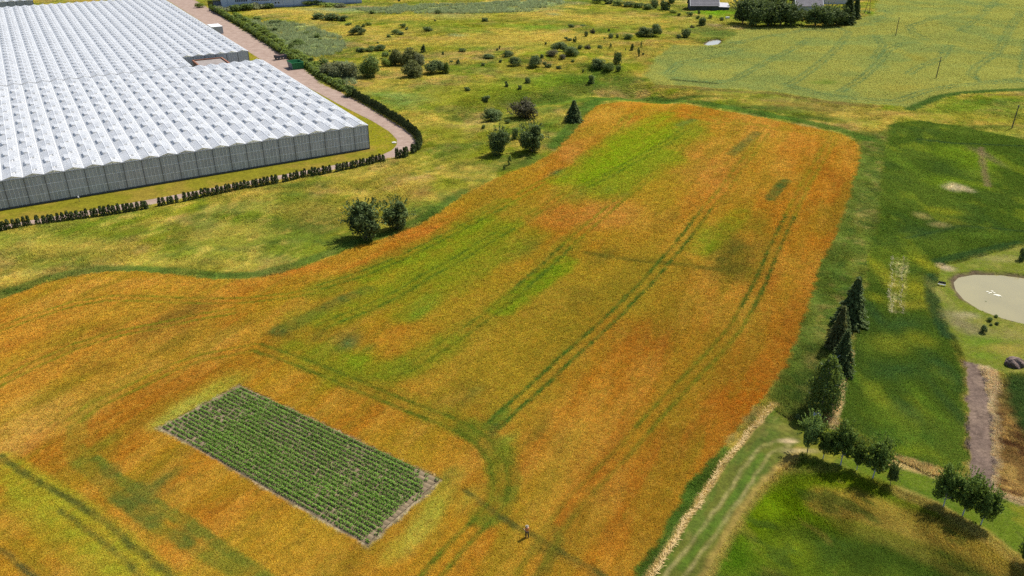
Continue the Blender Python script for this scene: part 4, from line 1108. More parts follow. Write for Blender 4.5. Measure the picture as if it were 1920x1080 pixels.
wall_run(near, (0, 101.02), (-24.3, 101.02), BAY)
wall_run(farb, (-24.3, 120.8), (.02, 120.8), BAY)
wall_run(farb, (-24.3, 102.4), (-24.3, 120.8), 5)
wall_run(farb, (.02, 120.8), (.02, 303), 5)
LEAFY = leaf_mat('glasshouse_leaves', (.09, .13, .06), .3)
const_box('inside_floor', -Wd, 103, .02, -24.6, 303, .05, FLOORIN, farb)
const_box('bounce_curtain', -Wd + .5, 103, 6.2, -24.8, 302, 6.24, CURT, farb)  # same added light-bouncing curtain under the far roof
const_box('bounce_curtain', -24.2, 121.6, 6.2, -.6, 302, 6.24, CURT, farb); const_box('crop_row', -24.0, 122.0, .1, -.6, 122.8, 5.6, CROPIN, farb)
# glazing bars of the near roof
bv = []; bf = []
tt = math.atan2(RISE, BAY / 2)
for b in range(NB):
    xm = -(b + .5) * BAY
    for s_ in (1, -1):
        y = 1.69
        while y < 101:
            k = len(bv)
            for yy in (y - .035, y + .035):
                bv += [(xm + s_ * BAY / 2, yy, EAVE + .03), (xm + s_ * BAY / 2 * .58, yy, EAVE + RISE * .42 + .03)]
            bf.append((k, k + 2, k + 3, k + 1) if s_ < 0 else (k, k + 1, k + 3, k + 2))
            y += 1.69
o = mesh_obj('glazing_bars', bv, bf, MULL, near); o['kind'] = 'stuff'

# third glasshouse far left and its dark screen wall
third = empty('greenhouse', (GH_O[0], GH_O[1], 0), GH_A, label='pale far greenhouse block peeping in at the top left corner', cat='greenhouse')
for b in range(22):
    xm = -62 - (b + .5) * BAY
    for sgn in (1, -1):
        key = ('t', sgn)
        if key not in gutm: gutm[key] = slope_mesh('roof_slope', 327, 420, sgn, 9.0, 2.6, 3, 0, 0)[0]
        o = link('roof_slope', gutm[key], third); o.location = (xm, 0, 0)
    if b < 12:
        o = link('gable_pane', gb, third); o.location = (xm, 327, 0)
wall_run(third, (-62 - 22 * BAY, 327), (-62, 327), BAY)
wall_run(third, (-62, 327), (-62, 420), 6)
const_box('crop_canopy', -62 - 22 * BAY + 1, 327.8, .1, -63, 418, 4.2, CROPIN, third)

# plant room in the notch
RUST = simple_mat('rusty_brown_metal', (.20, .085, .045), .8, .3, 1.5); GFELT = simple_mat('grey_felt_roof', (.20, .175, .16), .95, .2, .5); BRICKB = simple_mat('brown_render', (.13, .10, .085), .9, .2, 1)
pr = empty('plant_room', (GH_O[0], GH_O[1], 0), GH_A, label='low flat roofed brown plant room in the greenhouse notch', cat='outbuilding')
const_box('wall', -21, 106.2, 0, -10.6, 118.4, 5.2, BRICKB, pr)
const_box('roof', -20.8, 106.4, 5.2, -10.8, 118.2, 5.35, GFELT, pr)
for a in ((-21.2, 106, -20.7, 118.6), (-10.9, 106, -10.4, 118.6), (-20.7, 118.1, -10.9, 118.6), (-20.7, 106, -10.9, 106.5)):
    const_box('parapet', a[0], a[1], 5.15, a[2], a[3], 5.75, RUST, pr)
yard_o = MB().box(-24.2, 101.2, .0, -.2, 120.6, .03).obj('concrete_yard', simple_mat('concrete', (.22, .21, .2), .9, .2, .7)); yard_o.location = (GH_O[0], GH_O[1], 0); yard_o.rotation_euler = (0, 0, GH_A); yard_o['kind'] = 'structure'

# ------------------------------------------------------------------ warehouse at the top
WH = simple_mat('pale_blue_cladding', (.42, .47, .54), .6, .07, .4); WHD = simple_mat('blue_grey_plinth', (.24, .28, .33), .7, .1, .5); WINM = simple_mat('dark_window', (.03, .04, .055), .15, .1, 1, 0, .6); WHR = simple_mat('warehouse_roof', (.4, .41, .42), .8)
a0 = np.array([-161.8, 466.8]); a1 = np.array([-121.4, 481.5]); dr = (a1 - a0) / np.linalg.norm(a1 - a0); wa = math.atan2(dr[1], dr[0])
wh = empty('warehouse', (a0[0], a0[1], 0), wa, label='long pale blue clad warehouse with a ribbon of dark windows', cat='warehouse')
WL = 78
const_box('plinth', -.05, -.08, 0, WL, .2, 1.1, WHD, wh)
const_box('wall', 0, 0, 1.1, WL, .3, 10.5, WH, wh)
const_box('end_wall', 0, .3, 0, .3, 46, 10.5, WH, wh)
const_box('rear_wall', .3, 45.7, 0, WL, 46, 10.5, WH, wh); const_box('end_wall', WL - .3, .3, 0, WL, 45.7, 10.5, WH, wh)
const_box('roof', -.4, -.4, 10.5, WL + .4, 46.4, 11, WHR, wh)
wm_ = shared('window', MB().box(0, -.05, 4.0, .62, .02, 5.15), WINM)
for i in range(46):
    if i in (7, 8, 19): continue
    o = link('window', wm_, wh); o.location = (7.2 + i * .98, 0, 0)
for x_ in (28.5, 30.2):
    const_box('window', x_, -.05, 2.2, x_ + .8, .02, 3.1, WINM, wh)
const_box('window', 11.0, -.05, 6.6, 12.6, .02, 7.6, WINM, wh)
sm_ = shared('cladding_seam', MB().box(-.06, -.04, 1.1, .06, .01, 10.5), WHD)
for i in range(13):
    o = link('cladding_seam', sm_, wh); o.location = (i * 6.0 + 3, 0, 0)
const_box('parking_apron', -4.5, 1, .005, -.1, 50, .02, simple_mat('asphalt_apron', (.07, .07, .075), .9), None)
ap = bpy.data.objects['parking_apron']; ap.location = (a0[0], a0[1], 0); ap.rotation_euler = (0, 0, wa); ap['kind'] = 'structure'

# ------------------------------------------------------------------ plants with leaves
def leaves(P, N, size, r, aspect=1.6):
    n = len(P)
    N = N + r.normal(0, .55, (n, 3)); N /= np.linalg.norm(N, axis=1)[:, None]
    T = np.cross(N, r.normal(0, 1, (n, 3))); T /= np.linalg.norm(T, axis=1)[:, None] + 1e-9
    B = np.cross(N, T)
    s = size * r.uniform(.65, 1.3, n)[:, None]
    T = T * s * .5 * aspect; B = B * s * .5
    V = np.stack([P - T, P - B * .9, P + T, P + B * .9], 1).reshape(-1, 3)
    Q = np.arange(4 * n).reshape(n, 4)
    return V, Q

def crown(r, n, rx, rz, cz, lobes=12, lobe=.42, shell=.75, zbias=0., cone=0.):
    """leaf positions and outward normals of a lumpy crown"""
    c = r.normal(0, 1, (lobes, 3)); c /= np.linalg.norm(c, axis=1)[:, None]
    c *= r.uniform(.35, .8, lobes)[:, None]
    c[:, 2] += zbias
    w = r.uniform(.6, 1.25, lobes); rad = lobe * w
    k = r.choice(lobes, n, p=w ** 2 / (w ** 2).sum())
    d = r.normal(0, 1, (n, 3)); d /= np.linalg.norm(d, axis=1)[:, None]
    rr = np.where(r.uniform(0, 1, n) < shell, r.uniform(.82, 1.08, n), r.uniform(.2, .9, n))
    P = c[k] + d * (rad[k] * rr)[:, None]
    if cone:
        tz = np.clip((P[:, 2] + 1) / 2, 0, 1)
        P[:, :2] *= (1 - cone * tz)[:, None]
    N = d * .8 + P * .4 + np.array([0, 0, .25])
    P = P * np.array([rx, rx, rz]) + np.array([0, 0, cz])
    return P, N

def shrub_mesh(name, n, size, seed, mat, tall=1.0, cone=0., lobes=10, upright=False):
    r = np.random.default_rng(seed)
    P, N = crown(r, n, .5, .5 * tall, .46 * tall, lobes, .5, .8, 0., cone)
    P[:, 2] = np.maximum(P[:, 2], .02 + .04 * r.uniform(0, 1, n))
    if upright:
        N = N * .5; 
    V, Q = leaves(P, N, size, r, 2.6 if upright else 1.5)
    return np_mesh(name, V, Q, mat)

M_DARK = leaf_mat('dark_shrub_leaves', (.08, .112, .034), .28)
M_MID = leaf_mat('green_shrub_leaves', (.10, .14, .034), .32)
M_LIGHT = leaf_mat('bright_shrub_leaves', (.135, .18, .03), .36)
M_WIL = leaf_mat('grey_willow_leaves', (.15, .165, .08), .3)
M_WIL2 = leaf_mat('olive_willow_leaves', (.11, .122, .04), .3)
M_BRN = leaf_mat('brownish_shrub_leaves', (.082, .076, .04), .25)
M_CON = leaf_mat('spruce_needles', (.075, .105, .034), .3)
M_LARCH = leaf_mat('larch_needles', (.09, .10, .034), .35)
M_THU = leaf_mat('thuja_foliage', (.05, .068, .022), .15)
M_FRUIT = leaf_mat('fruit_tree_leaves', (.095, .145, .028), .42)
M_FRUITL = leaf_mat('brighter_tree_leaves', (.12, .18, .045), .34)  # brighter leaf tone for the first tree of the row
M_BIR = leaf_mat('birch_leaves', (.13, .19, .045), .5)
M_BARK = simple_mat('grey_brown_bark', (.11, .09, .07), .9, .3, 6)
M_WBARK = simple_mat('whitewashed_bark', (.42, .42, .42), .8, .2, 6)
M_REED = leaf_mat('reed_blades', (.17, .20, .11), .35)

SHR = {}
for k, mat in dict(d=M_DARK, m=M_MID, l=M_LIGHT, w=M_WIL, o=M_WIL2, b=M_BRN).items():
    SHR[k] = [shrub_mesh('shrub_leaves', 900, .085, 200 + i * 7 + ord(k), mat, 1., 0., 9 + i) for i in range(3)]
    SHR[k + 'F'] = [shrub_mesh('shrub_leaves', 3600, .042, 300 + i * 7 + ord(k), mat, 1., .12, 16, k in 'wo') for i in range(2)]
SHR['c'] = [shrub_mesh('juniper_leaves', 500, .10, 420 + i, M_DARK, 1., .55, 8) for i in range(3)]
SHR['s'] = [shrub_mesh('sapling_leaves', 260, .12, 440 + i, M_MID, 1., .5, 7) for i in range(3)]

def put(mesh, name, px, py, wpx, hpx, label, cat, group=None, hscale=1.0, squash=1.0):
    x, y, z = at(px, py - .12 * hpx)
    w = wpx * mpp(py); h = max(.4, vert_m(py, hpx * .93)) * hscale
    o = link(name, mesh); o.location = (x, y + w * .15, z - .05); o.scale = (w * 1.02, w * 1.02 * squash, h); o.rotation_euler = (0, 0, random.uniform(0, 6.28) if squash == 1 else 0)
    tag(o, label, cat, group)
    return o
# (px, base row, width, height, kind, label)
SHRUBS = [
 (618, 40, 66, 3, None, None),
 (598, 37, 28, 13, 'd', 'left bush of the dark row of three in the upper meadow'), (620, 40, 32, 15, 'd', 'middle bush of the dark row of three in the upper meadow'), (642, 41, 26, 13, 'd', 'right bush of the dark row of three in the upper meadow'),
 (653, 49, 15, 7, 'm', 'small low bush below the dark row of three'), (670, 68, 34, 17, 'd', 'broad dark bush alone below the row of three'), (671, 54, 10, 8, 'm', 'tiny bush just above the broad dark bush'), (681, 52, 9, 8, 'm', 'small round bush left of a paler one, upper meadow'), (691, 49, 12, 7, 'l', 'pale green little bush top right of the broad dark bush'),
 (742, 66, 16, 12, 'm', 'round bush in the pair at the middle of the far meadow'), (753, 67, 13, 8, 'd', 'low dark bush leaning on the right of its round neighbour'), (755, 54, 13, 10, 'm', 'bush above the round pair, with a small one beside it'), (762, 57, 10, 6, 'd', 'small dark bush right of the bush above the pair'), (729, 71, 10, 7, 'm', 'small green bush left of and below the round pair'),
 (802, 61, 18, 11, 'd', 'single dark bush standing alone right of the round pair'), (709, 83, 6, 5, 'd', 'tiny dark bush between the hedge bushes and the round pair'), (698, 27, 12, 8, 'm', 'small bush near the warehouse field edge'), (821, 27, 14, 9, 'd', 'dark bush high in the far meadow'), (815, 41, 6, 5, 'd', 'tiny bush below the high dark bush'), (909, 42, 14, 9, 'd', 'dark bush right of the far meadow centre'), (748, 4, 6, 6, 'd', 'tiny bush at the top edge of the photo'),
 (677, 99, 20, 11, 'd', 'left end of the long low dark bush group'), (694, 98, 24, 12, 'm', 'middle bush of the long low dark group'), (712, 97, 24, 13, 'd', 'right end of the long low dark bush group'), (794, 101, 15, 18, 'c', 'pointed dark juniper above the dense round bush'), (731, 99, 6, 6, 'd', 'tiny dark bush right of the long low group'), (722, 112, 18, 15, 'm', 'green bush above the bright round one'),
 (724, 128, 24, 18, 'l', 'bright light green bush between the big tree-like bush and willows'), (618, 124, 5, 5, 'd', 'tiny tuft bush by the hedge'), (607, 126, 22, 16, 'm', 'green bush behind the hedge left of the grey willows'),
 (867, 98, 16, 8, 'm', 'sprawling low bush right of the pointed juniper'), (830, 104, 6, 8, 'd', 'small upright dark bush left of the sprawling one'), (846, 118, 8, 5, 'd', 'tiny bush above the dense round dark bush'), (859, 122, 10, 12, 'c', 'small pointed juniper right of the dense round bush'), (905, 125, 9, 8, 'd', 'small dark bush below the double clump'),
 (916, 111, 26, 9, 'd', 'long flat dark bush at the left of the double clump'), (953, 109, 26, 14, 'd', 'rounder dark bush at the right of the double clump'), (937, 94, 5, 9, 'c', 'thin small juniper above the double clump'), (932, 96, 5, 6, 'd', 'tiny dark bush beside the thin juniper'), (939, 118, 9, 7, 'd', 'small dark bush under the double clump'),
 (966, 127, 26, 22, 'd', 'dark round bush left of the biggest meadow bush'), (1002, 130, 32, 25, 'd', 'large round dark bush with a smaller one at its right'), (1025, 129, 17, 13, 'd', 'smaller dark bush at the right of the large round one'), (1048, 132, 12, 9, 'd', 'small dark bush alone below the wide thicket'),
 (1034, 107, 24, 13, 'b', 'brownish bush at the left of the wide thicket'), (1050, 100, 36, 19, 'd', 'tallest bush in the middle of the wide thicket'), (1072, 107, 32, 20, 'd', 'dark bush at the right of the wide thicket'), (1054, 112, 14, 11, 'b', 'small brown bush in front of the wide thicket'), (1017, 111, 12, 11, 'd', 'small dark bush between large round bush and thicket'), (1023, 85, 5, 7, 'd', 'tiny dark bush above the wide thicket'), (1074, 117, 7, 6, 'd', 'tiny bush at the lower right of the wide thicket'),
 (1065, 79, 15, 10, 'd', 'dark bush above the wide thicket with a lean one at its side'), (1078, 82, 10, 14, 's', 'lean sapling right of the bush above the thicket'), (1087, 94, 9, 10, 'd', 'small round dark bush, left one of two upright neighbours'), (1102, 94, 13, 12, 'b', 'brown dark bush, right one of two upright neighbours'), (1125, 93, 11, 9, 'm', 'pale small bush right of the brown dark one'), (1145, 92, 8, 10, 's', 'small green sapling with a visible stem'), (1173, 95, 4, 5, 's', 'tiny sapling left of the pointed ones'), (1185, 97, 11, 15, 'c', 'pointed green juniper in the tan grass'), (1202, 91, 6, 12, 's', 'upper thin sapling at the pale field corner'), (1197, 109, 8, 20, 's', 'tall thin sapling below the upper thin one'), (1206, 104, 5, 6, 'd', 'tiny bush beside the pale field corner'),
 (1124, 129, 34, 23, 'd', 'wide dark bush at the left of the scarp group'), (1141, 137, 24, 20, 'm', 'front bush with lit edge in the scarp group'), (1157, 126, 17, 31, 'd', 'tall dark bush at the right of the scarp group'), (1160, 136, 11, 15, 'd', 'small dark bush under the tall one of the scarp group'), (1110, 162, 19, 22, 'd', 'dark oval bush alone on the green slope'), (1093, 138, 7, 9, 'c', 'small pointed bush on the slope above the dark oval one'),
 (989, 158, 14, 13, 'd', 'small dark dome bush, upper one of three dots'), (949, 165, 10, 13, 'd', 'small dark oval bush, left one of three dots'), (974, 170, 10, 11, 'd', 'small dark round bush, lowest one of three dots'), (876, 172, 12, 9, 'd', 'tiny dark bush left of the three dots'), (912, 194, 18, 15, 'd', 'dark pointed dome above the big grey bush'), (906, 243, 8, 10, 'm', 'small faint bush left of the tall slope trees'), (951, 233, 12, 9, 'm', 'low bush at the right foot of the grey dome bush'),
 (955, 313, 10, 22, 's', 'bright green sapling by the edge of the orange field'), (946, 320, 7, 13, 's', 'dark sapling left of the bright one by the orange field'),
 (374, 16, 18, 10, 'l', 'light green bush beside the road at the top'),
 (418, 27, 28, 15, 'w', 'grey green bush at the left foot of the warehouse'), (438, 24, 30, 16, 'm', 'second bush from the left under the warehouse windows'), (462, 22, 30, 15, 'm', 'third bush from the left under the warehouse windows'), (484, 19, 28, 14, 'w', 'greyish bush right of the middle under the warehouse'), (503, 18, 22, 13, 'd', 'dark bush ending the row under the warehouse windows'),
 (576, 13, 22, 12, 'm', 'bush at the right foot of the warehouse'), (594, 12, 24, 13, 'm', 'second bush at the right foot of the warehouse'), (619, 14, 30, 9, 'l', 'low light bush right of the warehouse'), (640, 15, 24, 8, 'w', 'low grey bush furthest right of the warehouse'),
 (482, 40, 24, 8, 'l', 'low light bush in the reed bed nearest the warehouse'), (510, 48, 17, 10, 'd', 'left dark bush of two in the upper reed bed'), (524, 46, 12, 9, 'd', 'right dark bush of two in the upper reed bed'), (510, 63, 20, 12, 'd', 'dark bush against the hedge in the reed bed'), (494, 55, 16, 8, 'm', 'green bush against the hedge above the dark one'),
 (557, 89, 30, 15, 'm', 'wide green bush in the middle of the reed bed'), (546, 94, 10, 13, 'm', 'small green bush left of the wide one in the reeds'), (574, 67, 15, 8, 'm', 'low bush at the top of the reed bed'), (594, 73, 13, 10, 'm', 'round bush at the right of the reed bed'), (600, 79, 12, 7, 'l', 'pale bush at the right edge of the reed bed'),
 (1178, 75, 20, 13, 'm', 'round green bush with grey foot, right of a dark pair'), (1145, 73, 12, 10, 'd', 'left dark bush of the close pair'), (1157, 72, 8, 8, 'd', 'right dark bush of the close pair'), (1133, 75, 4, 5, 'd', 'tiny dark bush left of the close pair'), (1099, 70, 9, 12, 'd', 'upright dark bush, lower one of two'), (1111, 65, 9, 13, 'b', 'brownish upright bush, upper one of two'), (1142, 60, 5, 7, 'd', 'tiny dark bush above the close pair'), (1071, 53, 12, 8, 'd', 'small dark bush alone in the tan far meadow'), (1093, 50, 14, 4, 'm', 'flat green bush right of the small dark one'),
 (1212, 72, 34, 22, 'd', 'wide dark bush beside the green bowl of the meadow'), (1231, 72, 28, 26, 'd', 'taller dark bush touching the wide one'), (1200, 68, 16, 10, 'm', 'low skirt bush left of the wide dark one'), (1272, 73, 12, 9, 'd', 'low dark bush left of the round dark one by the small pond'), (1286, 73, 20, 20, 'd', 'round dark bush nearest the small pond'), (1298, 54, 8, 8, 'b', 'small brown bush above the round dark one'), (1318, 51, 18, 19, 'd', 'dark bush at the lower lawn edge of the barn'), (1293, 32, 14, 10, 'm', 'bush at the left lawn edge of the barn'), (1310, 27, 8, 8, 'd', 'small bush on the barn lawn edge'), (1273, 31, 8, 8, 'm', 'small green bush left of the barn lawn'), (1353, 40, 10, 8, 'd', 'small dark bush right of the barn lawn edge bushes'), (1332, 36, 9, 9, 'm', 'thin green bush in the lawn edge weeds'), (1308, 37, 8, 9, 'm', 'thin green bush above the round dark one'),
 (1120, 8, 26, 14, 'm', 'leftmost bush of the boundary hedge at the top'), (1140, 10, 22, 14, 'd', 'second bush of the boundary hedge at the top'), (1158, 13, 22, 14, 'm', 'third bush of the boundary hedge at the top'), (1178, 15, 22, 13, 'd', 'fourth bush of the boundary hedge at the top'), (1198, 17, 22, 13, 'm', 'fifth bush of the boundary hedge at the top'), (1216, 20, 22, 14, 'm', 'sixth bush of the boundary hedge beside the big ones'), (1226, 18, 20, 20, 'd', 'big dark bush, left one of the pair ending the boundary hedge'), (1251, 23, 26, 30, 'd', 'big dark bush, right one of the pair ending the boundary hedge'), (1262, 26, 14, 8, 'l', 'light bush at the foot of the big hedge end bush'),
 (1630, 26, 8, 4, 'm', 'low weeds bush at the foot of the A-frame pole'),
 (1848, 572, 10, 7, 'd', 'small dark bush nearest the pond bank'), (1856, 604, 11, 10, 'm', 'bright bush in the small group below the pond'), (1868, 596, 8, 6, 'm', 'tiny bush right of the bright one below the pond'), (1869, 610, 8, 7, 'd', 'tiny dark bush at the right below the pond'), (1845, 626, 16, 15, 'd', 'largest bush of the small group below the pond'), (1858, 611, 7, 5, 'd', 'tiny dark bush between the larger two below the pond'),
 (1496, 790, 14, 12, 'd', 'dark low bush added in place of the birch shadow'),  # bush added as stand-in for the cast shadow of the birch
 (1915, 492, 16, 30, 'd', 'thin dark bush at the right photo edge above the pond'),
]
nshr = 0
for i, (px, py, w, h, k, lab) in enumerate(SHRUBS):
    if k is None: continue
    fine = (w > 22 and py > 60) or py > 500
    key = k + 'F' if (k in 'dmlwob' and fine) else k
    vs = SHR[key]
    nm = {'c': 'juniper', 's': 'sapling', 'w': 'willow_shrub'}.get(k, 'shrub')
    put(vs[i % len(vs)], nm, px, py, w, h, lab, {'c': 'juniper', 's': 'sapling'}.get(k, 'bush'), 'bushes scattered over the rough meadow' if 30 < py < 330 and px < 1300 else None)
BIG = [
 (692, 152, 46, 50, 'mF', 'large leafy bush with a lit crown right of the grey willows'), (742, 128, 28, 36, 'oF', 'left bush of the three grey-olive willows'), (766, 128, 36, 38, 'oF', 'middle and tallest of the three grey-olive willows'), (786, 127, 24, 26, 'wF', 'right and palest of the three grey-olive willows'),
 (775, 150, 40, 38, 'oF', 'rounded olive willow standing in front of the three'), (818, 143, 48, 28, 'dF', 'dense round dark bush right of the olive willow'), (838, 141, 14, 22, 'l', 'bright green bush at the right side of the dense dark one'),
 (614, 150, 34, 30, 'wF', 'left grey willow behind the hedge'), (636, 155, 38, 38, 'wF', 'middle grey willow behind the hedge'), (656, 154, 32, 34, 'wF', 'right grey willow behind the hedge'),
 (925, 231, 48, 27, 'dF', 'wide grey dark dome bush on the slope'), (984, 228, 54, 42, 'bF', 'brownish loose dark bush above the tall slope tree'), (657, 184, 24, 26, 'm', 'green leafy bush growing out of the thuja row by the road'),
 (966, 266, 14, 28, 'd', 'slender dark bush left of the tall slope tree'),
]
for i, (px, py, w, h, k, lab) in enumerate(BIG):
    put(SHR[k][i % len(SHR[k])], 'willow_shrub' if k in ('wF', 'oF') else 'shrub', px, py, w, h, lab, 'bush', 'bushes scattered over the rough meadow')

# ------- trees
def tree_meshes(kind, seed):
    r = np.random.default_rng(seed)
    tb = MB()
    if kind in ('fruit', 'fruitl', 'bush', 'lind'):
        trunk = .15 if kind != 'bush' else .0
        mat = {'fruit': M_FRUIT, 'fruitl': M_FRUITL, 'bush': M_DARK, 'lind': M_MID}[kind]
        tb.tube((0, 0, -.02), (.01, 0, trunk + .12), .022, .014, 8)
        for k in range(9):
            a = k * 2.4 + r.uniform(-.3, .3); z0 = trunk + .03 + .035 * k; ln = r.uniform(.2, .34)
            p1 = (math.cos(a) * ln, math.sin(a) * ln, z0 + r.uniform(.12, .3))
            tb.tube((.005, 0, z0), p1, .011, .003, 5)
        tb.tube((.01, 0, trunk + .1), (0, .01, .86), .013, .003, 6)
        P, N = crown(r, 5600, .46, .43, trunk + .43, 34, .30, .75, 0, .12)
        # spiky shoots
        k = 46; th = r.uniform(0, 6.28, k); ph = r.uniform(-.2, 1.3, k)
        S = []
        for i in range(k):
            d = np.array([math.cos(th[i]) * math.cos(ph[i]), math.sin(th[i]) * math.cos(ph[i]), math.sin(ph[i])])
            for q in np.linspace(.36, .53, 9): S.append(d * q + [0, 0, trunk + .42])
        S = np.array(S); P = np.concatenate([P, S + r.normal(0, .008, S.shape)]); N = np.concatenate([N, r.normal(0, 1, S.shape)])
        V, Q = leaves(P, N, .034, r, 1.9)
        return tb, np_mesh('crown', V, Q, mat)
    if kind == 'birch':
        tb.tube((0, 0, -.02), (0, 0, .5), .014, .009, 8); tb.tube((0, 0, .5), (.01, 0, .97), .009, .002, 6)
        for k in range(22):
            a = k * 2.39; z0 = .12 + k * .036; ln = .26 * (1 - z0) ** .6 + .04
            tb.tube((0, 0, z0), (math.cos(a) * ln, math.sin(a) * ln, z0 + .11), .005, .0015, 4)
        n = 5600; z = r.beta(1.25, 1.6, n) * .88 + .1
        R_ = .30 * np.sin(np.clip((1.03 - z) / .95, 0, 1) * 1.9) ** .8
        lump = .75 + .5 * vnoise(r.uniform(0, 6.28, n) * 1.0, z * 14, 4)
        a = r.uniform(0, 6.28, n); rr = R_ * np.sqrt(r.uniform(.15, 1, n)) * (.7 + .5 * vnoise(a * 1.6, z * 12, 4))
        P = np.stack([np.cos(a) * rr, np.sin(a) * rr, z], 1); N = np.stack([np.cos(a), np.sin(a), np.full(n, .2)], 1)
        V, Q = leaves(P, N, .026, r, 1.5)
        return tb, np_mesh('crown', V, Q, M_BIR)
    if kind in ('spruce', 'larch'):
        tb.tube((0, 0, -.02), (0, 0, .98), .016, .002, 7)
        Ps = []; Ns = []
        lev = 24
        for k in range(lev):
            t = k / (lev - 1); z0 = .06 + .9 * t; Rr = .27 * (1 - t) ** .8 + .015
            nb = int(7 + 8 * (1 - t))
            for b in range(nb):
                a = 6.283 * b / nb + k * .7 + r.uniform(-.2, .2); ln = Rr * r.uniform(.72, 1.15); m_ = max(4, int(ln * 95))
                for q in np.linspace(.15, 1, m_):
                    for sd_ in (-1, 0, 1):
                        wdt = (1 - q) * .05 + .012
                        x = math.cos(a) * ln * q - math.sin(a) * wdt * sd_ * r.uniform(.4, 1.2); y = math.sin(a) * ln * q + math.cos(a) * wdt * sd_ * r.uniform(.4, 1.2)
                        zz = z0 - .05 * q * q * (1.6 if kind == 'larch' else 1) + .03 * q + r.uniform(-.008, .008)
                        Ps.append((x, y, zz)); Ns.append((math.cos(a) * .3, math.sin(a) * .3, .8))
        P = np.array(Ps); N = np.array(Ns)
        V, Q = leaves(P, N, .026, r, 2.2)
        return tb, np_mesh('crown', V, Q, M_CON if kind == 'spruce' else M_LARCH)
TM = {}
def tree(kind, px, py, w, h, label, name, seed=0, bark=None, group=None, cat='tree', hs=1.0):
    key = (kind, seed % 3); w = w * {'fruit': .92, 'fruitl': .9, 'lind': 1.0, 'bush': 1.05, 'birch': 1.1, 'spruce': 1.1, 'larch': 1.1}[kind]
    if key not in TM:
        tb, cm = tree_meshes(kind, 500 + seed * 13 + len(kind))
        TM[key] = (tb, cm)
    tb, cm = TM[key]
    x, y, z = at(px, py)
    H = vert_m(py, h) * hs; Wd_ = w * mpp(py)
    base_w = {'fruit': .92, 'fruitl': .92, 'lind': .92, 'bush': .9, 'birch': .58, 'spruce': .56, 'larch': .56}[kind]
    rt = empty(name, (x, y, z), random.uniform(0, 6.28), label=label, cat=cat, group=group)
    bk = (key, bark.name)
    if bk not in TM:
        me = bpy.data.meshes.new('trunk'); me.from_pydata(tb.v, [], tb.f); me.materials.append(bark); TM[bk] = me
    t = link('trunk', TM[bk], rt); c = link('crown', cm, rt)
    s = Wd_ / base_w
    t.scale = (s, s, H); c.scale = (s, s, H)
    return rt
G1 = 'young trees in the row beside the track'; G2 = 'round trees in the group of three'
tree('fruitl', 1513, 850, 54, 74, 'brightest round tree at the track end of the row', 'broadleaf_tree', 1, M_BARK, G1)
tree('fruit', 1543, 860, 42, 56, 'second tree in the row from the track end', 'broadleaf_tree', 2, M_WBARK, G1)
tree('fruit', 1576, 872, 58, 78, 'tall dark tree, third in the row from the track end', 'broadleaf_tree', 0, M_WBARK, G1)
tree('fruit', 1606, 882, 38, 54, 'smaller loose tree, fourth in the row from the track end', 'broadleaf_tree', 1, M_WBARK, G1)
tree('fruit', 1636, 898, 62, 78, 'broad dark tree, fifth in the row from the track end', 'broadleaf_tree', 2, M_WBARK, G1)
tree('lind', 1668, 912, 30, 44, 'smallest pale young tree ending the row', 'broadleaf_tree', 0, M_BARK, G1)
tree('fruit', 1768, 952, 58, 76, 'left tree of the group of three on the mown strip', 'broadleaf_tree', 0, M_WBARK, G2)
tree('fruit', 1804, 968, 66, 80, 'middle tree of the group of three on the mown strip', 'broadleaf_tree', 1, M_WBARK, G2)
tree('fruit', 1839, 984, 56, 70, 'right tree of the group of three on the mown strip', 'broadleaf_tree', 2, M_WBARK, G2)
tree('fruit', 1930, 1062, 60, 60, 'tree cut off by the right photo edge', 'broadleaf_tree', 0, M_BARK)
tree('birch', 1539, 772, 62, 108, 'light green birch nearest the track in the dark tree line', 'birch_tree', 0, M_WBARK, None)
tree('spruce', 1573, 700, 46, 84, 'spruce in the tree line just behind the birch', 'spruce_tree', 0, M_BARK, None)
tree('larch', 1566, 655, 40, 84, 'narrow brownish conifer in the middle of the tree line', 'larch_tree', 0, M_BARK, None)
tree('spruce', 1592, 608, 56, 90, 'tallest dark spruce at the far end of the tree line', 'spruce_tree', 1, M_BARK, None)
tree('spruce', 1577, 625, 30, 50, 'small spruce squeezed under the tallest one', 'spruce_tree', 2, M_BARK, None)
tree('spruce', 1075, 229, 32, 42, 'young spruce alone near the top of the orange field', 'spruce_tree', 0, M_BARK, None)
GS = 'dense trees on the slope and meadow edge'
tree('bush', 998, 285, 52, 66, 'tall dense dark tree at the slope by the orange field', 'broadleaf_tree', 1, M_BARK, GS)
tree('bush', 937, 290, 44, 60, 'dark tree left of the tallest one on the slope', 'broadleaf_tree', 2, M_BARK, GS)
tree('bush', 687, 446, 76, 82, 'left dark tree of the pair above the orange field', 'broadleaf_tree', 0, M_BARK, 'pair of dark trees at the grain edge')
tree('bush', 746, 430, 56, 68, 'right dark tree of the pair above the orange field', 'broadleaf_tree', 1, M_BARK, 'pair of dark trees at the grain edge')
GF = 'tall trees round the farmstead'
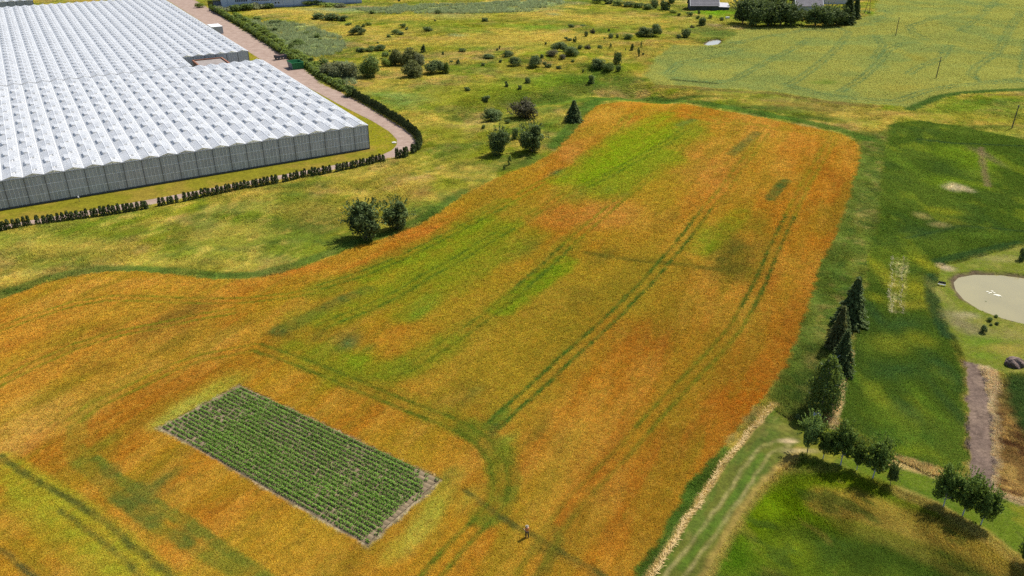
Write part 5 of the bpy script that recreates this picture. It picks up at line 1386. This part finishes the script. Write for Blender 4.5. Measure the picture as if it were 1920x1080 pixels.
for i, (px, py, w, h, kd, lab) in enumerate([
    (1392, 46, 44, 54, 'bush', 'leftmost tall tree of the farm grove next to the barn'), (1416, 49, 40, 54, 'bush', 'second tall tree from the barn in the farm grove'), (1440, 49, 38, 52, 'bush', 'third tall tree from the barn in the farm grove'), (1462, 49, 40, 50, 'bush', 'fourth tall tree from the barn in the farm grove'),
    (1482, 48, 36, 44, 'bush', 'fifth tall tree, left of the grey house roof'), (1503, 46, 22, 26, 'lind', 'low pale tree right in front of the grey house roof'), (1528, 49, 34, 42, 'bush', 'dark tree right of the low pale one'), (1548, 49, 34, 44, 'bush', 'dark tree in the middle right of the farm grove'), (1568, 48, 32, 40, 'bush', 'dark tree near the right end of the farm grove'),
    (1420, 24, 40, 30, 'bush', 'tree behind the left part of the farm grove'), (1455, 20, 40, 30, 'lind', 'tree behind the middle of the farm grove'), (1495, 8, 30, 20, 'lind', 'tree behind the grey house roof'), (1600, 0, 30, 24, 'bush', 'tree at the top edge behind the conifers'), (1560, -2, 40, 20, 'bush', 'dark tree at the top edge behind the farmhouse')]):
    tree(kd, px, py, w * 1.25, h * 1.1, lab, 'broadleaf_tree', i, M_BARK, GF)
tree('spruce', 1586, 46, 30, 60, 'tall dark conifer at the right of the farm grove', 'spruce_tree', 0, M_BARK, GF)
tree('spruce', 1602, 36, 20, 48, 'rightmost narrow conifer of the farm grove', 'spruce_tree', 1, M_BARK, GF)

# ------- thujas along the service road, and the taller hedge
def thuja_mesh(seed):
    r = np.random.default_rng(seed); n = 240
    z = r.uniform(.03, 1, n); a = r.uniform(0, 6.28, n); rr = .5 * (1 - z ** 4 * .5) * r.uniform(.6, 1.05, n)
    P = np.stack([np.cos(a) * rr, np.sin(a) * rr, z], 1); N = np.stack([np.cos(a), np.sin(a), np.full(n, .3)], 1)
    V, Q = leaves(P, N, .2, r, 1.1)
    V[:, :2] = V[:, :2]
    return np_mesh('thuja', V, Q, M_THU)
THU = [thuja_mesh(600 + i) for i in range(5)]
def along(pts, step):
    A = np.array(F(pts)); d = np.r_[0, np.cumsum(np.linalg.norm(np.diff(A, axis=0), axis=1))]
    t = np.arange(0, d[-1], step)
    return np.stack([np.interp(t, d, A[:, 0]), np.interp(t, d, A[:, 1])], 1)
TH1 = along([(-140, 457), (0, 433), (60, 423), (150, 411), (250, 396), (350, 377), (450, 357), (550, 338), (650, 318), (722, 303)], .92)
TH2 = along([(745, 297), (757, 296), (772, 289), (784, 281), (789, 270), (781, 255), (762, 240), (733, 222), (703, 203), (673, 187), (655, 177)], 1.0)
k = 0
gaps = set(random.sample(range(len(TH1)), 4))
for i, (x, y) in enumerate(TH1):
    if i in gaps or 22 <= i - 24 <= 23: continue
    o = link('thuja', THU[k % 5]); k += 1
    h = random.uniform(1.8, 2.4); w = random.uniform(.85, 1.1)
    o.location = (x + random.uniform(-.12, .12), y + random.uniform(-.12, .12), height(np.array([x]), np.array([y]))[0] - .03); o.scale = (w, w, h); o.rotation_euler = (random.uniform(-.05, .05), random.uniform(-.05, .05), random.uniform(0, 6.28))
    tag(o, 'small dark thuja in the long row between road and golden meadow', 'thuja', 'thujas of the long row along the near road edge')
for i, (x, y) in enumerate(TH2):
    if 4 <= i <= 5 or i == 8: continue
    o = link('thuja', THU[k % 5]); k += 1
    h = random.uniform(2.1, 3.0); w = random.uniform(1.1, 1.4)
    o.location = (x, y, height(np.array([x]), np.array([y]))[0] - .03); o.scale = (w, w, h); o.rotation_euler = (0, 0, random.uniform(0, 6.28))
    tag(o, 'dark thuja in the close row outside the road bend', 'thuja', 'thujas of the row outside the road bend')
HG = along([(648, 172), (622, 158), (602, 147), (582, 130), (558, 116), (536, 104), (512, 88), (488, 72), (460, 53), (430, 36), (400, 20)], 2.2)
HM = [shrub_mesh('hedge_leaves', 420, .13, 640 + i, mt_, 1., 0., 7) for i, mt_ in enumerate((M_MID, M_DARK, M_LIGHT))]
for i, (x, y) in enumerate(HG):
    o = link('hedge_shrub', HM[2 if i % 2 else 0])
    far = i / len(HG); w = random.uniform(2.4, 3.4) * (1 + .3 * far); h = random.uniform(2.0, 2.7) * (1 + .35 * far)
    o.location = (x + random.uniform(-.3, .3), y + random.uniform(-.3, .3), -.05); o.scale = (w, w, h); o.rotation_euler = (0, 0, random.uniform(0, 6.28))
    tag(o, 'bushy green shrub in the tall hedge along the far road', 'hedge shrub', 'shrubs of the tall hedge along the far road')
HG2 = along([(636, 160), (612, 144), (590, 124), (566, 108), (544, 94), (518, 78), (494, 60), (468, 44), (440, 29)], 3.6)
for i, (x, y) in enumerate(HG2):
    o = link('hedge_shrub', HM[2 if i % 4 else 0])
    w = random.uniform(3, 4.4); h = random.uniform(1.4, 2.4)
    o.location = (x + random.uniform(-.8, .8), y + random.uniform(-.8, .8), -.05); o.scale = (w, w, h); o.rotation_euler = (0, 0, random.uniform(0, 6.28))
    tag(o, 'yellow green shrub on the meadow side of the tall hedge', 'hedge shrub', 'shrubs on the meadow side of the tall hedge')
# conifer screen between the glasshouse blocks, top left
for i in range(28):
    lx, ly = -60 - i * 2.4, 317 + random.uniform(-1, 1)
    x, y = GP(lx, ly)
    o = link('hedge_shrub', HM[1]); o.location = (x, y, -.05); o.scale = (3.2, 3.2, random.uniform(2.6, 3.6)); o.rotation_euler = (0, 0, i)
    tag(o, 'dark hedge shrub between the far glasshouse blocks', 'hedge shrub', 'hedge between the far glasshouse blocks')

# ------- reeds: one uncountable mass
rp = rng.uniform(0, 1, (60000, 2)) * np.array([210, 110]) + np.array([-150, 285])
REEDP = F([(455, 38), (520, 40), (580, 50), (640, 70), (650, 92), (628, 104), (590, 108), (556, 98), (520, 82), (500, 66)]); REEDP2 = F([(600, 128), (650, 118), (668, 130), (668, 158), (640, 164), (608, 150)]); REEDP3 = F([(650, 14), (760, 10), (900, 8), (1040, -6), (1060, 6), (1000, 22), (860, 26), (700, 26)])
X_, Y_ = rng.uniform(-200, 60, 90000), rng.uniform(270, 560, 90000)
inn = (inside(X_, Y_, REEDP) | inside(X_, Y_, REEDP3)) | inside(X_, Y_, REEDP2)
X_, Y_ = X_[inn], Y_[inn]; nn = fbm(X_, Y_, 8, 161, 3); kk = nn > .42
X_, Y_ = X_[kk], Y_[kk]
reed_c = tuft_collection('reed', [(14, .25, .7, 1.0, .09, .6, s, False, (.1, .05)) for s in (21, 22, 23)])
rc = (L(156, 166, 116) * .62)[None, :] * rng.uniform(.7, 1.3, (len(X_), 1)) * 1.3
scatter('reeds', np.stack([X_, Y_, height(X_, Y_) - .02], 1), rc, np.stack([np.full(len(X_), 1.1), np.full(len(X_), 1.1), rng.uniform(.8, 1.7, len(X_))], 1), reed_c, 3, 'grey green reeds filling the damp hollow behind the hedge', 'reeds')

# ------- potato rows
M_POT = leaf_mat('potato_leaves', (.095, .175, .022), .3, .4)
pc = [np.array(ray0(*p)) for p in ((454, 726), (302, 803), (688, 1021), (824, 899))]
NR = 19
for i in range(NR):
    t = (i + .5) / NR
    a = pc[0] * (1 - t) + pc[1] * t; b = pc[3] * (1 - t) + pc[2] * t
    r = np.random.default_rng(700 + i)
    Ln = np.linalg.norm(b - a); n = int(Ln / .26)
    dirv = (b - a) / Ln; per = np.array([-dirv[1], dirv[0]])
    Ps = []; Ns = []
    end_gap = (.02 if i > 2 else .10 - .03 * i)
    for k in range(n):
        f = (k + .5) / n
        if f > 1 - end_gap * (1 if r.uniform() < .8 else 0): continue
        c = a + (b - a) * f
        vig = .72 + .55 * vnoise(np.array([c[0] / 3.2]), np.array([c[1] / 3.2]), 9)[0]
        wk = vnoise(np.array([c[0] / 7.]), np.array([c[1] / 7.]), 29)[0]
        if i in (0,) and f < .12: vig *= .6
        if r.uniform() < (.02 if wk > .3 else .13): continue
        if (i in (NR - 1,)) : vig *= .75
        m_ = int(16 * vig) + 4
        q = r.normal(0, 1, (m_, 3)); q /= np.linalg.norm(q, axis=1)[:, None]; q[:, 2] = np.abs(q[:, 2])
        Rr = .235 * vig
        Ps.append(np.stack([c[0] + q[:, 0] * Rr, c[1] + q[:, 1] * Rr, 0.10 + q[:, 2] * .28 * vig], 1)); Ns.append(q * .7 + [0, 0, .6])
    P_ = np.concatenate(Ps); N_ = np.concatenate(Ns)
    V, Q = leaves(P_, N_, .14, r, 1.4)
    o = link('potato_row', np_mesh('potato_row', V, Q, M_POT))
    lab = 'green potato row across the fenceless rectangular plot'
    if i == 0: lab = 'potato row along the far dark edge of the plot'
    if i == NR - 1: lab = 'potato row along the near sandy edge of the plot'
    tag(o, lab, 'crop row', 'potato rows in the rectangular plot')
# soil ridges under the rows
V = []; Q = []
for i in range(NR):
    t = (i + .5) / NR; w = .33
    a = pc[0] * (1 - t) + pc[1] * t; b = pc[3] * (1 - t) + pc[2] * t
    dirv = (b - a) / np.linalg.norm(b - a); per = np.array([-dirv[1], dirv[0]])
    k = len(V)
    for p in (a, b):
        for o_, z_ in ((-w, .015), (-.1, .14), (.1, .14), (w, .015)): V.append((*(p + per * o_), z_))
    for j in range(3): Q.append((k + j, k + 4 + j, k + 5 + j, k + 1 + j)[::-1])
sr = link('soil_ridges', np_mesh('soil_ridges', np.array(V), np.array(Q), simple_mat('dry_soil', tuple(L(158, 138, 106) * .42), .95, .25, 1.5))); sr['kind'] = 'structure'

# ------------------------------------------------------------------ poles
M_POLE = simple_mat('weathered_pole', (.075, .065, .055), .9, .3, 4); M_INS = simple_mat('insulator', (.3, .3, .28), .3)
def pole(px, py, hpx, label, lean):
    x, y, z = at(px, py); h = vert_m(py, hpx)
    rt = empty('utility_pole', (x, y, z), 0, label=label, cat='pole', group='wooden poles standing in the fields'); rt.rotation_euler = (0, lean, 0)
    MB().tube((0, 0, -.2), (0, 0, h), .17, .12, 8).obj('pole', M_POLE, rt)
    for s in (-.18, .18):
        i_ = MB().tube((s, 0, h - .4), (s * 1.2, 0, h - .12), .04, .06, 6).obj('insulator', M_INS, rt)
pole(1679, 67, 35, 'farthest single pole in the pale field', 0); pole(1755, 147, 40, 'single pole in the middle of the pale field', 0); pole(1897, 241, 44, 'nearest pole at the right photo edge', .02)
x, y, z = at(1624, 25)
h = vert_m(26, 34)
af = empty('double_utility_pole', (x + .4, y, z), 0, label='A-frame wooden pole right of the farm grove', cat='pole')
MB().tube((-1.4, 0, -.2), (0, 0, h), .17, .12, 8).obj('leg', M_POLE, af); MB().tube((1.5, 0, -.2), (.1, 0, h), .17, .12, 8).obj('leg', M_POLE, af)
MB().box(-.9, -.07, h * .45, .9, .07, h * .45 + .15).obj('brace', M_POLE, af); MB().box(-1, -.07, h - .5, 1, .07, h - .36).obj('crossarm', M_POLE, af)

# ------------------------------------------------------------------ farm buildings
M_SLATE = simple_mat('grey_slate_roof', (.17, .155, .165), .75, .2, .8); M_DWALL = simple_mat('dark_timber_wall', (.07, .065, .06), .9, .25, 1.5); M_TRIM = simple_mat('white_trim', (.5, .5, .5), .6, .05); M_LW = simple_mat('light_wall', (.45, .44, .42), .8, .1)
def gabled(name, label, cat, px, py, w, d, hw, hr, rz, roofm, wallm, eave=.5, trim=True):
    x, y, z = at(px, py)
    rt = empty(name, (x, y, z), rz, label=label, cat=cat)
    b = MB(); b.box(0, 0, 0, w, d, hw)
    b.add([(0, 0, hw), (0, d, hw), (0, d / 2, hr), (.2, 0, hw), (.2, d, hw), (.2, d / 2, hr)], [(0, 1, 2), (5, 4, 3), (0, 2, 5, 3), (1, 4, 5, 2)]); b.add([(w - .2, 0, hw), (w - .2, d, hw), (w - .2, d / 2, hr), (w, 0, hw), (w, d, hw), (w, d / 2, hr)], [(0, 1, 2), (5, 4, 3), (0, 2, 5, 3), (1, 4, 5, 2)])
    b.obj('wall', wallm, rt)
    sl_ = (hr - hw) / (d / 2); ez = hw - eave * sl_
    r1 = MB().slab((-eave, -eave, ez + .08), (w + eave, -eave, ez + .08), (w + eave, d / 2, hr + .08), (-eave, d / 2, hr + .08), .15); r1.obj('roof_slope', roofm, rt)
    r2 = MB().slab((w + eave, d + eave, ez + .08), (-eave, d + eave, ez + .08), (-eave, d / 2, hr + .08), (w + eave, d / 2, hr + .08), .15); r2.obj('roof_slope', roofm, rt)
    # shingle courses
    n_ = 9
    cb = MB()
    for k in range(1, n_):
        t = k / n_; yy = -eave + (d / 2 + eave) * t; zz = ez + .08 + (hr - ez) * t
        cb.box(-eave, yy - .04, zz - .02, w + eave, yy + .04, zz + .05)
    cb.obj('roof_battens', roofm, rt)['kind'] = 'stuff'
    if trim:
        for xx in (-eave, w + eave):
            MB().slab((xx - .12, -eave - .02, ez + .14), (xx + .12, -eave - .02, ez + .14), (xx + .12, d / 2, hr + .14), (xx - .12, d / 2, hr + .14), .12).obj('verge_board', M_TRIM, rt)
    return rt
bn = gabled('barn', 'dark barn with a grey slate roof and white verge boards', 'barn', 1295, 20, 15.2, 11, 3.0, 8.5, R(-1.5), M_SLATE, M_DWALL)
MB().box(15.25, .4, 0, 21.2, 6.2, 2.0).obj('lean_to_wall', M_DWALL, bn)
MB().slab((15.4, -.1, 2.1), (21.6, -.1, 1.9), (21.6, 6.4, 3.4), (15.4, 6.4, 3.7), .15).obj('lean_to_roof', simple_mat('pale_tin_roof', (.3, .29, .3), .6, .15, 1), bn)
for xx in (3, 9):
    MB().box(xx, -.06, 0, xx + 2.6, .02, 2.3).obj('barn_door', simple_mat('door_planks', (.05, .045, .04), .9), bn)
gabled('farmhouse', 'grey roofed house half hidden behind the farm grove', 'house', 1492, 22, 14, 9, 3.4, 7.6, R(-3), M_SLATE, M_LW)
gabled('farmhouse', 'white gabled house behind the right part of the grove', 'house', 1546, 8, 14, 9, 3.6, 8.0, R(8), simple_mat('light_tin_roof', (.42, .42, .44), .6, .1, 1), M_LW)

# ------------------------------------------------------------------ skip, trailer, kiosk, markers
M_GRN = simple_mat('green_skip_paint', (.02, .17, .05), .5, .2, 2); M_GREY = simple_mat('grey_skip_paint', (.2, .23, .24), .6, .2, 2); M_IN = simple_mat('rusty_inside', (.10, .12, .07), .9, .3, 3)
x, y, z = at(571, 132)
x, y = GP(12.9, 109.6)
sk = empty('skip', (x, y, .04), GH_A, label='large green open skip standing on the road edge', cat='skip')
SW, SD, SH = 4.6, 6.0, 2.5
def wallq(a, b, lean_a, lean_b, name, mat):
    pass
ins = .35
def trap(z): 
    e = ins * (z / SH); return [(-e, -e * .4, z), (SW + e * 0, -e * .4, z), (SW, SD + e, z), (-e, SD + e, z)]
b0, b1 = [(.3, 0, .15), (SW, 0, .15), (SW, SD - .4, .15), (.3, SD - .4, .15)], [(0, -.25, SH), (SW + .1, -.25, SH), (SW + .1, SD, SH), (0, SD, SH)]
for (i, j, nm, mt) in ((0, 1, 'end_panel', M_GRN), (1, 2, 'side_panel', M_GRN), (2, 3, 'end_panel', M_GRN), (3, 0, 'side_panel', M_GREY)):
    MB().slab(b0[i], b0[j], b1[j], b1[i], .07).obj(nm, mt, sk)
MB().slab(b0[0], b0[1], b0[2], b0[3], .08).obj('floor', M_IN, sk)
for (i, j) in ((0, 1), (1, 2), (2, 3), (3, 0)):
    MB().tube(b1[i], b1[j], .09, .09, 6).obj('rim', M_GRN, sk)
for k in range(5):
    t = (k + .5) / 5
    p = Vector(b0[0]).lerp(Vector(b0[1]), t); q = Vector(b1[0]).lerp(Vector(b1[1]), t)
    MB().tube(p + Vector((0, -.05, 0)), q + Vector((0, -.05, 0)), .06, .06, 4).obj('rib', M_GRN, sk)
for s in (.6, SW - .6):
    MB().box(s - .12, .1, 0, s + .12, SD - .5, .15).obj('skid', M_POLE, sk)

M_BLK = simple_mat('black_rubber', (.02, .02, .022), .8, .2, 3); M_CHAS = simple_mat('dark_steel', (.05, .052, .06), .6, .3, 2); M_BRN2 = simple_mat('brown_load', (.13, .075, .06), .9, .3, 2)
x, y = GP(13.2, 130.6)
tr = empty('farm_trailer', (x, y, .04), GH_A + R(12), label='dark old farm trailer parked above the green skip', cat='trailer')
MB().box(0, 0, .75, 4.6, 2.3, .95).obj('chassis', M_CHAS, tr)
for a in ((0, 0, 4.6, .08), (0, 2.22, 4.6, 2.3), (0, .08, .08, 2.22), (4.52, .08, 4.6, 2.22)):
    MB().box(a[0], a[1], .95, a[2], a[3], 1.75).obj('side_board', M_CHAS, tr)
MB().box(.1, .1, .95, 4.5, 2.2, 1.5).obj('load', M_BRN2, tr)
for xx in (.9, 3.6):
    for yy in (-.22, 2.3):
        w_ = MB().tube((xx, yy, .48), (xx, yy + .22, .48), .48, .48, 14).obj('wheel', M_BLK, tr)
        MB().tube((xx, yy - .01, .48), (xx, yy + .23, .48), .2, .2, 10).obj('rim', M_GREY, w_)
MB().tube((4.6, 1.15, .85), (6.0, 1.15, .5), .06, .05, 6).obj('drawbar', M_CHAS, tr)
for xx in (.1, 2.3, 4.5):
    MB().tube((xx, .04, .95), (xx, .04, 2.1), .05, .05, 5).obj('stake', M_BRN2, tr)

M_KW = simple_mat('white_kiosk_panel', (.5, .5, .5), .6, .05)
x, y = GP(5.0, 206)
ko = empty('transformer_kiosk', (x, y, .02), GH_A, label='small white box kiosk at the far greenhouse side', cat='kiosk')
MB().box(0, 0, 0, 5.0, 9.0, 3.2).obj('wall', simple_mat('grey_kiosk_wall', (.33, .34, .35), .7, .08), ko)
MB().box(-.12, -.12, 3.2, 5.12, 9.12, 3.4).obj('roof', M_KW, ko)
MB().box(.6, -.05, .1, 1.7, .01, 2.3).obj('door', M_GREY, ko); MB().box(5.0, 2, .1, 5.06, 3.3, 2.3).obj('door', M_GREY, ko)

# marker posts on the lawn
x, y, z = at(149, 378)
mp = empty('lawn_marker_post', (x, y, 0), 0, label='short white-topped post on the lawn before the glass wall', cat='post')
MB().tube((0, 0, 0), (0, 0, .95), .05, .05, 8).obj('post', M_POLE, mp); MB().tube((0, 0, .95), (0, 0, 1.3), .17, .15, 10).obj('cap', M_KW, mp)
x, y, z = at(739, 268)
st = empty('concrete_well_cover', (x, y, 0), .3, label='small pale concrete cover on the lawn near the bend', cat='well cover')
MB().tube((0, 0, 0), (0, 0, .22), .62, .62, 16).obj('ring', simple_mat('pale_concrete', (.42, .4, .36), .9, .15, 4), st); MB().tube((0, 0, .22), (0, 0, .3), .3, .3, 12).obj('lid', M_KW, st)

# ------------------------------------------------------------------ pond side things
def rock(name, px, py, w, d, h, seed, mat, label, cat, group=None):
    x, y, z = at(px, py); bm = bmesh.new(); bmesh.ops.create_icosphere(bm, subdivisions=4, radius=1)
    r = np.random.default_rng(seed)
    co = np.array([v.co[:] for v in bm.verts])
    n = fbm(co[:, 0] + co[:, 2] * .7 + seed, co[:, 1] - co[:, 2] * .4, .5, seed, 4)
    for v, q in zip(bm.verts, n):
        f = .7 + .6 * q; v.co = Vector((v.co.x * w * f, v.co.y * d * f, max(v.co.z, -.15) * h * f))
    me = bpy.data.meshes.new(name); bm.to_mesh(me); bm.free(); me.materials.append(mat)
    o = link(name, me); o.location = (x, y, z); tag(o, label, cat, group); return o
M_HEAP = simple_mat('brown_earth_heap', (.13, .095, .08), .95, .5, 2.5, 0, .1, .15)
rock('compost_heap', 1902, 684, 1.5, 1.1, 1.15, 3, M_HEAP, 'big brown earth heap on the grass at the right edge', 'heap')
x, y, z = at(1768, 536)
bo = empty('bench', (x - .3, y, z), R(-32), label='small grey bench on the grass left of the pond', cat='bench')
M_WOODG = simple_mat('grey_weathered_wood', (.2, .2, .2), .85, .25, 5); M_WOODD = simple_mat('dark_wood', (.035, .035, .04), .7, .2, 5)
for k in range(3):
    MB().box(-.95, -.28 + k * .2, .42, .95, -.12 + k * .2, .46).obj('slat', M_WOODG if k else M_KW, bo)
MB().box(-.95, .34, .5, .95, .38, .95).obj('backrest', M_WOODD, bo)
for s in (-.8, .8):
    MB().box(s - .04, -.26, 0, s + .04, -.18, .42).obj('leg', M_WOODD, bo); MB().box(s - .04, .3, 0, s + .04, .38, .95).obj('leg', M_WOODD, bo)
bo.scale = (.65, .65, .8)
# pale floating foam clumps on the pond
M_FOAM = simple_mat('pale_foam', (.52, .5, .4), .8, .1, 3)
for i, (px, py, w) in enumerate([(1851, 547, .28), (1857, 549, .35), (1860, 546, .3), (1864, 549, .25), (1867, 553, .45), (1871, 554, .5), (1875, 555, .25), (1854, 551, .2), (1877, 557, .15)]):
    x, y = ray0(px, py, -.42)
    bm = bmesh.new(); bmesh.ops.create_icosphere(bm, subdivisions=2, radius=1)
    for v in bm.verts: v.co = Vector((v.co.x * w * random.uniform(.7, 1.2), v.co.y * w * .6 * random.uniform(.7, 1.2), v.co.z * .07))
    me = bpy.data.meshes.new('foam_clump'); bm.to_mesh(me); bm.free(); me.materials.append(M_FOAM)
    o = link('foam_clump', me); o.location = (x, y, -.40); tag(o, 'pale clump of foam floating on the pond', 'foam clump', 'foam clumps drifting on the pond')
# small bales and white things
x, y, z = at(1530, 783)
MB().box(-.45, -.3, 0, .45, .3, .7).obj('white_sack', M_KW).location = (x, y, z)
tag(bpy.data.objects['white_sack'], 'small white sack under the birch', 'sack')
x, y, z = at(1364, 35)
MB().box(-.9, -.6, 0, .9, .6, .9).obj('garden_table', M_KW).location = (x, y, z)
tag(bpy.data.objects['garden_table'], 'small white garden table on the bright barn lawn', 'table')

# straw lying along the track edge
def straw(name, pts, n, w, col, label, ln=.5, seed=9, dirn=55, sp_=.9):
    r = np.random.default_rng(seed); A = np.array(F(pts)); d = np.r_[0, np.cumsum(np.linalg.norm(np.diff(A, axis=0), axis=1))]
    t = r.uniform(0, d[-1], n); X = np.interp(t, d, A[:, 0]) + r.normal(0, w, n); Y = np.interp(t, d, A[:, 1]) + r.normal(0, w, n)
    X += (fbm(t, t * 0, 4, seed, 3) - .5) * 1.4
    a = r.normal(R(dirn), sp_, n); l = ln * r.uniform(.5, 1.2, n); dx, dy = np.cos(a) * l, np.sin(a) * l; z = height(X, Y) + r.uniform(.03, .28, n)
    px_, py_ = -np.sin(a) * .022, np.cos(a) * .022; z2 = z + r.uniform(-.12, .16, n)
    V = np.stack([np.stack([X - px_, Y - py_, z], 1), np.stack([X + px_, Y + py_, z], 1), np.stack([X + dx + px_, Y + dy + py_, z2], 1), np.stack([X + dx - px_, Y + dy - py_, z2], 1)], 1).reshape(-1, 3)
    o = link(name, np_mesh(name, V, np.arange(4 * n).reshape(n, 4), leaf_mat(name + '_stalks', tuple(col), .25, .25, (1, 1, 1))))
    tag(o, label, 'straw', None, 'stuff')
straw('flattened_straw', [(1452, 758), (1440, 772), (1412, 802), (1384, 836), (1354, 876), (1318, 930), (1292, 970), (1260, 1016), (1224, 1075), (1190, 1125)], 1100, .08, L(226, 196, 136) * .6, 'pale flattened straw between orange grain and farm track')
straw('lodged_straw', [(1676, 482), (1671, 530), (1672, 588)], 130, .14, L(220, 208, 166) * .4, 'left whitish streak of lodged straw in the green crop', .6, 14, 90, .25)
straw('lodged_straw', [(1696, 482), (1690, 530), (1691, 590)], 130, .14, L(220, 208, 166) * .4, 'right whitish streak of lodged straw in the green crop', .6, 15, 90, .25)

# ------------------------------------------------------------------ the person in the grain
def person(px, py, label):
    x, y, z = at(px, py)
    rt = empty('person', (x, y, z), R(205), label=label, cat='person')
    SKIN = simple_mat('skin', (.42, .24, .17), .6, .05); SHIRT = simple_mat('orange_shirt', (.55, .2, .05), .8, .1, 6); TROU = simple_mat('black_trousers', (.012, .012, .014), .8, .1, 6); HAT = simple_mat('straw_hat', (.2, .17, .12), .8, .1, 8); SHOE = simple_mat('dark_shoes', (.02, .018, .015), .7)
    def skin(name, joints, edges, rad, mat, root=0, sub=2, parent=rt):
        me = bpy.data.meshes.new(name); me.from_pydata(joints, edges, []); me.materials.append(mat)
        o = bpy.data.objects.new(name, me); COL.objects.link(o); o.parent = parent
        o.modifiers.new('skin', 'SKIN'); sv = me.skin_vertices
        if not sv: 
            bpy.context.view_layer.objects.active = o
            bpy.ops.object.modifier_add(type='SKIN'); o.modifiers.remove(o.modifiers[-1]); sv = me.skin_vertices
        for i, r_ in enumerate(rad):
            sv[0].data[i].radius = (r_, r_) if not isinstance(r_, tuple) else r_
        sv[0].data[root].use_root = True
        m_ = o.modifiers.new('smooth', 'SUBSURF'); m_.levels = sub; m_.render_levels = sub
        return o
    J = [(0, 0, .95), (0, 0, 1.12), (0, .01, 1.32), (0, .02, 1.44), (0, 0, 1.52), (0, -.01, 1.62), (0, -.01, 1.72),
         (.17, .01, 1.40), (.24, -.02, 1.15), (.20, -.22, 1.02), (.17, -.32, 1.02), (-.17, .01, 1.40), (-.25, .02, 1.14), (-.22, -.16, .98), (-.20, -.25, .97),
         (.10, 0, .90), (.11, -.08, .50), (.11, .02, .09), (.11, -.14, .04), (-.10, 0, .90), (-.11, .08, .50), (-.12, .16, .10), (-.12, .02, .04)]
    E_ = [(0, 1), (1, 2), (2, 3), (3, 4), (4, 5), (5, 6), (3, 7), (7, 8), (8, 9), (9, 10), (3, 11), (11, 12), (12, 13), (13, 14), (0, 15), (15, 16), (16, 17), (17, 18), (0, 19), (19, 20), (20, 21), (21, 22)]
    Rd = [(.15, .11), (.13, .10), (.16, .11), (.10, .08), .05, (.075, .09), (.06, .07), .06, .045, .032, .03, .06, .045, .032, .03, .09, .06, .042, .04, .09, .06, .042, .04]
    skin('body', J, E_, Rd, SKIN)
    skin('shirt', [(0, 0, .98), (0, 0, 1.14), (0, .01, 1.32), (0, .02, 1.44), (.17, .01, 1.40), (.235, -.01, 1.2), (-.17, .01, 1.40), (-.24, .02, 1.2)], [(0, 1), (1, 2), (2, 3), (3, 4), (4, 5), (3, 6), (6, 7)], [(.17, .13), (.15, .12), (.18, .13), (.11, .09), .075, .065, .075, .065], SHIRT)
    skin('trousers', [(0, 0, 1.0), (.10, 0, .88), (.11, -.08, .50), (.11, .02, .13), (-.10, 0, .88), (-.11, .08, .50), (-.12, .16, .14)], [(0, 1), (1, 2), (2, 3), (0, 4), (4, 5), (5, 6)], [(.17, .13), .11, .078, .06, .11, .078, .06], TROU)
    for s, yy in ((.11, -.06), (-.12, .08)):
        MB().box(s - .05, yy - .13, 0, s + .05, yy + .13, .1).obj('shoe', SHOE, rt)
    for hx, hy, hz_, sx in ((.17, -.36, 1.02, 1), (-.20, -.29, .97, -1)):
        jj = [(0, 0, 0), (0, -.05, 0)]; ee = [(0, 1)]; rr_ = [(.028, .018), (.034, .016)]
        for f in range(4):
            b_ = len(jj); xo = (-.027 + f * .018); l_ = (.07, .08, .075, .06)[f]
            jj += [(xo, -.075, 0), (xo * 1.1, -.075 - l_ * .5, -.012), (xo * 1.1, -.075 - l_ * .85, -.035)]; ee += [(1, b_), (b_, b_ + 1), (b_ + 1, b_ + 2)]; rr_ += [.009, .008, .007]
        b_ = len(jj); jj += [(.035 * sx, -.03, -.005), (.055 * sx, -.06, -.02)]; ee += [(0, b_), (b_, b_ + 1)]; rr_ += [.011, .008]
        h_ = skin('hand', jj, ee, rr_, SKIN, 0, 1); h_.location = (hx, hy, hz_)
    # face
    for s in (-.03, .03):
        bm = bmesh.new(); bmesh.ops.create_uvsphere(bm, u_segments=8, v_segments=6, radius=.012); me = bpy.data.meshes.new('eye'); bm.to_mesh(me); bm.free(); me.materials.append(SHOE); o = link('eye', me, rt); o.location = (s, -.097, 1.65)
    MB().tube((0, -.095, 1.64), (0, -.118, 1.61), .01, .015, 6).obj('nose', SKIN, rt)
    MB().box(-.025, -.1, 1.565, .025, -.088, 1.575).obj('mouth', simple_mat('lips', (.3, .1, .08), .6), rt)
    for s in (-1, 1): MB().tube((s * .075, 0, 1.60), (s * .092, 0, 1.65), .012, .016, 6).obj('ear', SKIN, rt)
    MB().tube((0, 0, 1.585), (0, .01, 1.69), .088, .088, 12).obj('hair', simple_mat('dark_hair', (.03, .02, .015), .7), rt)
    hb = MB().tube((0, 0, 1.685), (0, 0, 1.70), .2, .19, 20).obj('hat', HAT, rt); MB().tube((0, 0, 1.70), (0, .01, 1.80), .10, .085, 14).obj('hat_crown', HAT, hb)
person(988, 1008, 'person in a pale hat and orange top standing in the orange grain')
